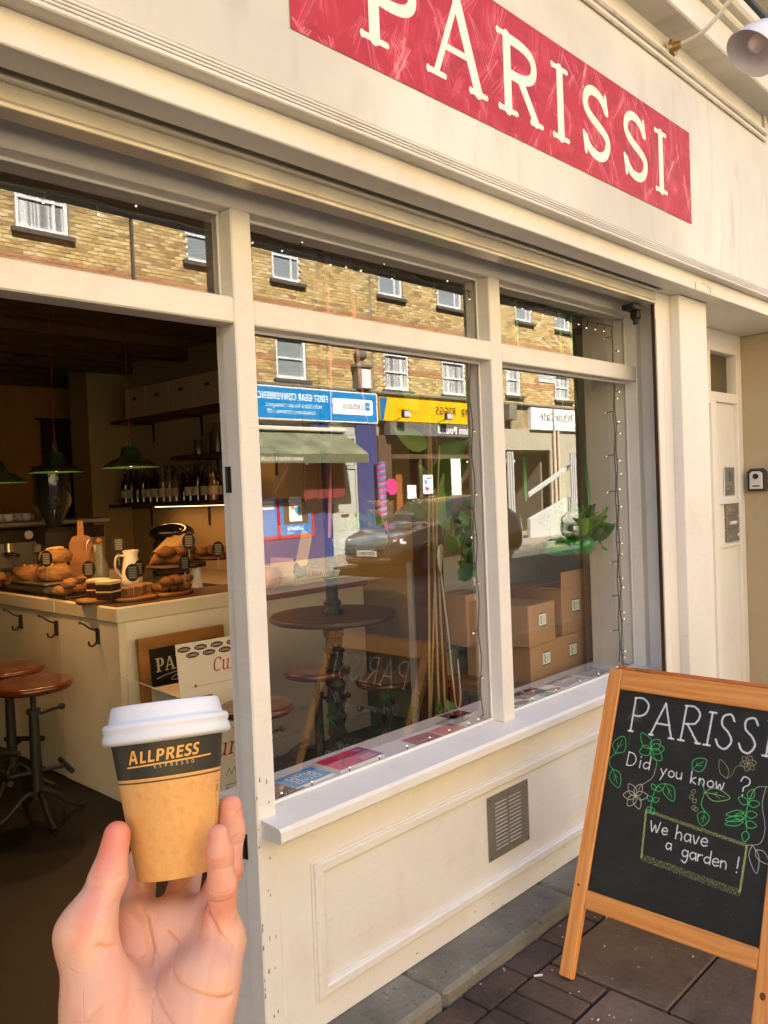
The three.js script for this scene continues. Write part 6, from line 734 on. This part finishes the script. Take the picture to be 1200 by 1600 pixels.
  const skinBump = canvasTex(1600, 1600, (x, W, H) => {   // relief only: pores, fine criss-cross lines, joint folds
    x.fillStyle = '#9a9a9a'; x.fillRect(0, 0, W, H); seed = 4711;
    for (let i = 0; i < 30000; i++) { const k = rnd() < 0.5 ? 120 : 190; x.fillStyle = `rgba(${k},${k},${k},.35)`; x.fillRect(rr(0, W), rr(0, H), rr(1, 4), rr(1, 4)); }
    for (let i = 0; i < 900; i++) { const px = rr(0, W), py = rr(0, H), a = (rnd() < 0.6 ? 0.5 : -0.7) + rr(-0.4, 0.4), l = rr(14, 60); x.strokeStyle = `rgba(70,70,70,${rr(0.1, 0.35)})`; x.lineWidth = rr(0.8, 2); x.beginPath(); x.moveTo(px, py); x.quadraticCurveTo(px + Math.cos(a) * l * 0.5 + rr(-5, 5), py + Math.sin(a) * l * 0.5, px + Math.cos(a) * l, py + Math.sin(a) * l); x.stroke(); }
    const Q = (q) => [uOf(q[0], q[2]) * W, (1 - vOf(q[1], q[2])) * H];
    for (const [jn, r, tilt] of [['P1', 0.009, 0.0], ['P2', 0.008, 0.05], ['R1', 0.009, 0.1], ['R2', 0.0085, 0.05], ['ti', 0.011, 0.25], ['tm', 0.015, 0.5], ['P0', 0.012, 0.2]]) { const [cx, cy] = Q(J[jn]); for (let k = 0; k < 5; k++) { const o = rr(-22, 22), L = r / 0.26 * W * rr(0.7, 1.1); x.strokeStyle = `rgba(30,30,30,${rr(0.25, 0.7)})`; x.lineWidth = rr(1.2, 3); x.beginPath(); x.moveTo(cx - L, cy + o - tilt * 30); x.quadraticCurveTo(cx, cy + o + rr(2, 10), cx + L, cy + o + tilt * 30); x.stroke(); } }
    for (const l of [[[0.002, -0.012], [0.012, -0.03], [0.014, -0.055]], [[0.022, -0.02], [0.030, -0.04], [0.028, -0.06]], [[0.060, -0.028], [0.045, -0.024], [0.034, -0.015]], [[0.064, -0.046], [0.05, -0.042], [0.036, -0.044]], [[-0.012, -0.02], [0.0, -0.024], [0.012, -0.022]], [[-0.01, -0.034], [0.002, -0.036], [0.014, -0.033]], [[-0.006, -0.05], [0.006, -0.05], [0.016, -0.047]], [[0.03, -0.03], [0.038, -0.05], [0.036, -0.065]]]) { x.strokeStyle = `rgba(30,30,30,${rr(0.35, 0.7)})`; x.lineWidth = rr(1.5, 3.5); x.beginPath(); l.forEach(([a2, b2], i) => { const q = Q([a2, b2, 0.02]); i ? x.lineTo(...q) : x.moveTo(...q); }); x.stroke(); }
  });
  skinBump.colorSpace = THREE.NoColorSpace;
  const hand = new THREE.Mesh(g, M({ vertexColors: true, roughness: 0.47, bumpMap: skinBump, bumpScale: 0.0007, sheen: 0.2, sheenRoughness: 0.5, sheenColor: lin(0.8, 0.35, 0.25) }));
  hand.name = 'person'; hand.castShadow = hand.receiveShadow = true;
  tag(hand, 'bare left hand raising a small coffee cup, palm turned up', 'person');
  hand.position.set(0.2365, 1.3586, 1.3110);
  hand.quaternion.setFromRotationMatrix(new THREE.Matrix4().makeBasis(V(0.68933, -0.03995, 0.72335), V(0.04652, 0.99886, 0.01084), V(-0.72295, 0.02617, 0.6904)));
}

// ---------- A-board on the pavement ----------
{
  const b = thing('a_board', 'orange varnished pine A-board with a chalk drawn blackboard on the pavement', 'A-board', [2.221, 0.039, 0.344]);
  const face = new THREE.Group(); face.name = 'front_frame'; b.add(face);
  const up = V(0.395, 0.9187, 0), sd = V(0, 0, 1), nm = sd.clone().cross(up);
  face.quaternion.setFromRotationMatrix(new THREE.Matrix4().makeBasis(sd, up, nm));
  const T2 = 0.022, W = 0.628, H = 0.985;
  const long = (g) => { const uv = g.attributes.uv; for (let i = 0; i < uv.count; i++) { const t = uv.getX(i); uv.setX(i, uv.getY(i)); uv.setY(i, t); } return g; };
  const grain = mats.pine.map; grain.repeat.set(0.7, 4);
  mesh('stile', long(bx(0, 0, 0, 0.047, H, T2, 0.003)), mats.pine, face); mesh('stile', long(bx(W - 0.047, 0, 0, W, H, T2, 0.003)), mats.pine, face);
  mesh('rail', bx(0.0472, 0.918, 0.0005, W - 0.0472, H - 0.0005, T2 - 0.0005, 0.003), mats.pine, face); mesh('rail', bx(0.0472, 0.212, 0.0005, W - 0.0472, 0.268, T2 - 0.0005, 0.003), mats.pine, face);
  const knot = flat([0.16, 0.05, 0.012], { roughness: 0.4 });
  for (const [x, y, r] of [[0.604, 0.155, 0.008], [0.018, 0.275, 0.004]]) mesh('knot', new THREE.CylinderGeometry(r, r, 0.001, 14).rotateX(Math.PI / 2).scale(1, 1.25, 1).translate(x, y, T2 + 0.0002), knot, face);
  const PX0 = 0.045, PX1 = W - 0.045, PY0 = 0.266, PY1 = 0.92;
  const art = canvasTex(1200, Math.round(1200 * (PY1 - PY0) / (PX1 - PX0)), (x, w, h) => {
    x.fillStyle = '#1a1c18'; x.fillRect(0, 0, w, h); seed = 515;
    const ux = (u) => (u - PX0) / (PX1 - PX0) * w, vy = (v) => (PY1 - v) / (PY1 - PY0) * h, sc = w / (PX1 - PX0);
    for (let i = 0; i < 260; i++) { x.fillStyle = `rgba(${rnd() < 0.5 ? '120,126,116' : '40,42,38'},${rr(0.01, 0.05)})`; x.beginPath(); x.ellipse(rr(0, w), rr(0, h), rr(10, 120), rr(6, 60), rr(0, 3), 0, 7); x.fill(); }
    x.lineCap = 'round'; x.lineJoin = 'round';
    const chalk = (col, wd, pts, closed) => { const cv = new THREE.CatmullRomCurve3(pts.map(([u, v]) => V(ux(u), vy(v), 0)), !!closed, 'centripetal'), q = cv.getSpacedPoints(Math.max(8, cv.getLength() / 7 | 0)); for (let p = 0; p < 2; p++) { x.strokeStyle = col; x.globalAlpha = p ? 0.75 : 0.5; x.lineWidth = wd * sc * (p ? 0.8 : 1); x.beginPath(); q.forEach((a, i) => { const jx = a.x + rr(-1, 1) * wd * sc * 0.12, jy = a.y + rr(-1, 1) * wd * sc * 0.12; i ? x.lineTo(jx, jy) : x.moveTo(jx, jy); }); x.stroke(); } x.globalAlpha = 1; };
    const str = (col, wd, ...seg) => { for (const s of seg) { if (s.length === 2) { const [a, b2] = s; chalk(col, wd, [a, [(a[0] + b2[0]) / 2, (a[1] + b2[1]) / 2], b2]); } else chalk(col, wd, s); } };
    // smudged ghosts of older chalk
    x.globalAlpha = 0.16; x.fillStyle = '#c9ccc4'; x.strokeStyle = '#c9ccc4'; x.lineWidth = 4; for (let i = 0; i < 7; i++) { x.beginPath(); x.ellipse(ux(0.40 + i * 0.02), vy(0.33 + rr(-0.006, 0.006)), 12, rr(10, 22), rr(-0.4, 0.4), rr(0, 2), rr(3, 6)); x.stroke(); } x.fillRect(ux(0.105), vy(0.80), 12, 150); x.beginPath(); x.moveTo(ux(0.085), vy(0.82)); x.lineTo(ux(0.115), vy(0.88)); x.lineTo(ux(0.14), vy(0.82)); x.fill(); for (let i = 0; i < 6; i++) x.fillRect(ux(0.3 + i * 0.033), vy(0.40), 5, 40); x.globalAlpha = 1;
    const wC = '#f4f7fa', L = 0.0068;
    const cap = (u0, u1, f) => { const v0 = 0.787, v1 = 0.897; f((t, s) => [u0 + (u1 - u0) * t, v0 + (v1 - v0) * s]); };
    cap(0.100, 0.160, (q) => str(wC, L, [q(0.12, 0), q(0.14, 1)], [q(0.0, 0), q(0.26, 0)], [q(0.1, 1), q(0.6, 1.02), q(0.95, 0.85), q(0.85, 0.6), q(0.5, 0.48), q(0.18, 0.48)]));
    cap(0.172, 0.254, (q) => str(wC, L, [q(0.06, 0), q(0.52, 0.98)], [q(0.52, 0.98), q(0.92, 0)], [q(0.24, 0.36), q(0.78, 0.36)], [q(0, 0), q(0.16, 0)], [q(0.82, 0), q(1.02, 0)]));
    cap(0.270, 0.340, (q) => str(wC, L, [q(0.12, 0), q(0.2, 1)], [q(0, 0), q(0.28, 0)], [q(0.15, 1), q(0.6, 1), q(0.85, 0.82), q(0.7, 0.55), q(0.22, 0.48)], [q(0.35, 0.48), q(0.9, 0)], [q(0.8, 0), q(1.02, 0)]));
    cap(0.352, 0.380, (q) => str(wC, L, [q(0.4, 0), q(0.6, 0.93)], [q(0, 0), q(0.75, 0)], [q(0.25, 0.93), q(1, 0.93)]));
    for (const u of [0.388, 0.458, ]) cap(u, u + 0.05, (q) => str(wC, L, [q(1, 0.78), q(0.75, 0.95), q(0.3, 0.86), q(0.3, 0.62), q(0.7, 0.45), q(0.95, 0.22), q(0.6, -0.02), q(0.2, 0.04), q(0.0, 0.2)]));
    cap(0.530, 0.556, (q) => str(wC, L, [q(0.4, 0), q(0.6, 0.95)], [q(0, 0), q(0.75, 0)], [q(0.25, 0.95), q(1, 0.95)]));
    // hand lettering from simple strokes
    const gly = { D: [[[0, 0], [0.05, 1]], [[0.05, 1], [0.5, 0.9], [0.7, 0.5], [0.45, 0.08], [0, 0]]], i: [[[0.1, 0], [0.12, 0.55]], [[0.13, 0.8], [0.14, 0.83]]], d: [[[0.5, 0.45], [0.2, 0.5], [0.02, 0.25], [0.2, 0.02], [0.5, 0.2]], [[0.52, 1], [0.5, 0]]], y: [[[0, 0.55], [0.25, 0.1]], [[0.52, 0.6], [0.25, 0.05], [0.05, -0.4]]], o: [[[0.3, 0.55], [0.05, 0.4], [0.05, 0.12], [0.3, 0], [0.52, 0.18], [0.5, 0.42], [0.3, 0.55]]], u: [[[0, 0.55], [0.02, 0.15], [0.2, 0], [0.45, 0.15]], [[0.46, 0.55], [0.48, 0]]], k: [[[0, 0], [0.02, 1]], [[0.42, 0.55], [0.05, 0.28], [0.45, 0]]], n: [[[0.02, 0], [0.02, 0.55]], [[0.02, 0.38], [0.25, 0.55], [0.42, 0.4], [0.43, 0]]], w: [[[0, 0.55], [0.15, 0], [0.32, 0.42], [0.5, 0], [0.66, 0.58]]], W: [[[0, 0.85], [0.2, 0], [0.42, 0.6], [0.62, 0], [0.85, 0.9]]], e: [[[0.05, 0.3], [0.5, 0.34], [0.42, 0.55], [0.2, 0.56], [0.02, 0.3], [0.2, 0.02], [0.5, 0.1]]], h: [[[0, 0], [0.03, 1]], [[0.02, 0.36], [0.25, 0.55], [0.42, 0.4], [0.43, 0]]], a: [[[0.45, 0.5], [0.15, 0.55], [0, 0.25], [0.18, 0], [0.44, 0.2]], [[0.46, 0.55], [0.5, 0]]], v: [[[0, 0.55], [0.2, 0], [0.45, 0.58]]], g: [[[0.45, 0.5], [0.15, 0.55], [0, 0.28], [0.18, 0.05], [0.44, 0.2]], [[0.47, 0.55], [0.46, -0.1], [0.3, -0.4], [0.02, -0.28]]], r: [[[0, 0], [0.02, 0.55]], [[0.02, 0.35], [0.15, 0.52], [0.36, 0.52]]], '?': [[[0, 0.85], [0.15, 1.15], [0.5, 1.05], [0.5, 0.75], [0.2, 0.5], [0.18, 0.28]], [[0.17, 0.02], [0.18, 0.05]]], '!': [[[0.1, 0.32], [0.14, 1.05]], [[0.08, 0.02], [0.09, 0.06]]] };
    const write = (s, u, v, hh, adv) => { for (const c of s) { if (c === ' ') { u += hh * 0.5; continue; } for (const st of gly[c]) chalk(wC, 0.0042, st.map(([a, b2]) => [u + a * hh, v + b2 * hh])); u += hh * (adv[c] ?? 0.72); } };
    const adv = { i: 0.36, W: 1.05, w: 0.85, r: 0.5, D: 0.95, h: 0.66, '!': 0.4 };
    write('Did', 0.112, 0.676, 0.043, adv); write('you', 0.229, 0.668, 0.036, adv); write('know', 0.328, 0.664, 0.036, adv); write('?', 0.478, 0.660, 0.048, adv);
    write('We', 0.222, 0.494, 0.036, adv); write('have', 0.306, 0.492, 0.040, { ...adv, a: 0.66, v: 0.6 }); write('a', 0.280, 0.455, 0.034, adv); write('garden', 0.332, 0.446, 0.037, { ...adv, g: 0.66, a: 0.64, r: 0.5, d: 0.68, e: 0.66 }); write('!', 0.492, 0.444, 0.042, adv);
    // rough yellow green frame
    const rough = (a, b2, wd) => { const n = 220; for (let i = 0; i < n; i++) { const t = i / n; for (let k = 0; k < 9; k++) { x.fillStyle = `rgba(206,212,120,${rr(0.25, 0.8)})`; const o = rr(-0.5, 0.5) * wd; x.fillRect(ux(a[0] + (b2[0] - a[0]) * t) + rr(-3, 3), vy(a[1] + (b2[1] - a[1]) * t + o), rr(1.5, 4), rr(1.5, 3.5)); } } };
    rough([0.200, 0.552], [0.515, 0.526], 0.010); rough([0.208, 0.412], [0.512, 0.394], 0.020); { const side = (u0, v0, u1, v1) => { for (let i = 0; i < 200; i++) { const t = i / 200; for (let k = 0; k < 6; k++) { x.fillStyle = `rgba(206,212,120,${rr(0.25, 0.8)})`; x.fillRect(ux(u0 + (u1 - u0) * t + rr(-0.003, 0.003)), vy(v0 + (v1 - v0) * t), rr(1.5, 4), rr(1.5, 3.5)); } } }; side(0.200, 0.552, 0.207, 0.408); side(0.515, 0.526, 0.510, 0.394); }
    // leaves and flowers
    const g1 = '#3fce6a', g2 = '#8fd27a', pk = '#cfc7b2', ol = '#9a9268';
    const leafAt = (u, v, a, l, wd, c, vein = true) => { const P = (t, s) => { const y = t * l, z = s * wd; return [u + Math.cos(a) * y - Math.sin(a) * z, v + Math.sin(a) * y + Math.cos(a) * z]; }; chalk(c, 0.0026, [P(0, 0), P(0.3, 0.8), P(0.65, 0.7), P(1, 0), P(0.65, -0.7), P(0.3, -0.8), P(0, 0)]); if (vein) { chalk(c, 0.002, [P(0, 0), P(0.4, 0.04), P(0.8, 0)]); chalk(c, 0.0018, [P(0.3, 0), P(0.4, 0.2), P(0.5, 0.35)]); chalk(c, 0.0018, [P(0.4, 0), P(0.5, -0.2), P(0.6, -0.35)]); } };
    leafAt(0.068, 0.706, 1.25, 0.062, 0.028, g1); leafAt(0.066, 0.654, -1.05, 0.062, 0.024, g1); chalk(g1, 0.0026, [[0.068, 0.706], [0.050, 0.685], [0.054, 0.665], [0.066, 0.654]]);
    for (const [a, l] of [[2.3, 0.06], [0.9, 0.042], [0.2, 0.045], [-0.6, 0.05], [3.6, 0.04]]) leafAt(0.186, 0.742, a, l, 0.020, g1, false); chalk(g1, 0.0024, [[0.19, 0.73], [0.212, 0.705], [0.212, 0.685]]); chalk(pk, 0.0022, [[0.212, 0.685], [0.205, 0.655], [0.17, 0.62], [0.165, 0.605]]);
    for (const a of [0.2, 1.2, 2.3, 3.3, 4.2, 5.2]) leafAt(0.158, 0.588, a, 0.042, 0.016, pk, false);
    leafAt(0.250, 0.646, -0.95, 0.058, 0.022, g1); chalk(g1, 0.0024, [[0.250, 0.646], [0.228, 0.635], [0.216, 0.60], [0.214, 0.56]]); for (const [u, v, a] of [[0.222, 0.62, 2.4], [0.222, 0.62, 0.4], [0.216, 0.585, 2.6], [0.218, 0.585, 0.5], [0.214, 0.565, 4.2], [0.216, 0.565, 5.2]]) leafAt(u, v, a, 0.022, 0.009, g1, false);
    leafAt(0.328, 0.706, 0.75, 0.054, 0.024, g1); leafAt(0.436, 0.700, 2.05, 0.058, 0.016, ol, false); chalk(ol, 0.002, [[0.436, 0.700], [0.45, 0.715], [0.458, 0.738], [0.478, 0.748]]); for (const a of [0.3, 1.3, 2.4, 3.5, 4.6, 5.6]) leafAt(0.492, 0.756, a, 0.024, 0.011, ol, false);
    chalk(g1, 0.0026, [[0.358, 0.678], [0.374, 0.648], [0.37, 0.61], [0.383, 0.59]]); leafAt(0.376, 0.646, 0.0, 0.076, 0.022, g2); leafAt(0.382, 0.592, -1.6, 0.044, 0.022, g1); for (const [u, v] of [[0.338, 0.635], [0.334, 0.618], [0.345, 0.608], [0.345, 0.588], [0.352, 0.585]]) leafAt(u, v, 1, 0.014, 0.007, ol, false);
    chalk(g1, 0.003, [[0.508, 0.655], [0.503, 0.61], [0.510, 0.57]]); for (const [u, v, a] of [[0.505, 0.64, 2.7], [0.507, 0.64, 0.3], [0.503, 0.61, 0.2], [0.504, 0.585, 0], [0.51, 0.565, 4.6], [0.503, 0.605, 3.4], [0.505, 0.655, 1.2]]) leafAt(u, v, a, 0.032, 0.012, g1, false); for (const v of [0.615, 0.60, 0.588]) leafAt(0.498, v, 3.5, 0.055, 0.010, g1, false); chalk(g2, 0.0024, [[0.508, 0.655], [0.522, 0.69], [0.553, 0.70], [0.572, 0.695]]); chalk('#c7bfc0', 0.0022, [[0.55, 0.70], [0.545, 0.65], [0.56, 0.58], [0.55, 0.54], [0.515, 0.526]]); leafAt(0.53, 0.53, -1.3, 0.075, 0.016, '#c7bfc0', false); leafAt(0.54, 0.52, -0.6, 0.05, 0.016, '#c7bfc0', false);
    for (let i = 0; i < 26000; i++) { x.fillStyle = rnd() < 0.8 ? 'rgba(26,28,24,.55)' : 'rgba(200,205,196,.05)'; x.fillRect(rr(0, w), rr(0, h), rr(1, 3), rr(1, 2.4)); }
    for (let i = 0; i < 40; i++) { x.strokeStyle = 'rgba(190,195,186,.035)'; x.lineWidth = rr(10, 40); const a = rr(0, w), b2 = rr(0, h); x.beginPath(); x.moveTo(a, b2); x.quadraticCurveTo(a + rr(-80, 80), b2 + rr(-40, 40), a + rr(-200, 200), b2 + rr(-60, 60)); x.stroke(); }
  });
  mesh('chalk_panel', new THREE.PlaneGeometry(PX1 - PX0, PY1 - PY0).translate((PX0 + PX1) / 2, (PY0 + PY1) / 2, 0.0125), M({ map: art, roughness: 0.62 }), face);
  mesh('panel_back', bx(PX0, PY0, 0.004, PX1, PY1, 0.0118, 0), mats.dark, face);
  const rear = new THREE.Group(); rear.name = 'rear_frame'; b.add(rear);
  const up2 = V(-0.40, 0.9165, 0), n2 = sd.clone().cross(up2); rear.quaternion.setFromRotationMatrix(new THREE.Matrix4().makeBasis(sd, up2, n2)); rear.position.set(0.811, 0, 0);
  const redPine = M({ color: lin(0.75, 0.45, 0.3), map: mats.pine.map, roughness: 0.45 });
  mesh('stile', long(bx(0, 0, -0.022, 0.047, 0.985, 0, 0.003)), redPine, rear); mesh('stile', long(bx(W - 0.047, 0, -0.022, W, 0.985, 0, 0.003)), redPine, rear); mesh('rail', bx(0.0472, 0.918, -0.0215, W - 0.0472, 0.9845, -0.0005, 0.003), redPine, rear); mesh('rail', bx(0.0472, 0.212, -0.0215, W - 0.0472, 0.268, -0.0005, 0.003), redPine, rear); mesh('panel_back', bx(PX0, PY0, -0.016, PX1, PY1, -0.008, 0), mats.dark, rear);
  for (const z of [0.08, W - 0.08]) mesh('hinge', [cyl(0.005, 0.005, 0.05).rotateX(Math.PI / 2).translate(0.400, 0.908, z)], mats.brass, b);
}
renderer.render(scene, camera);
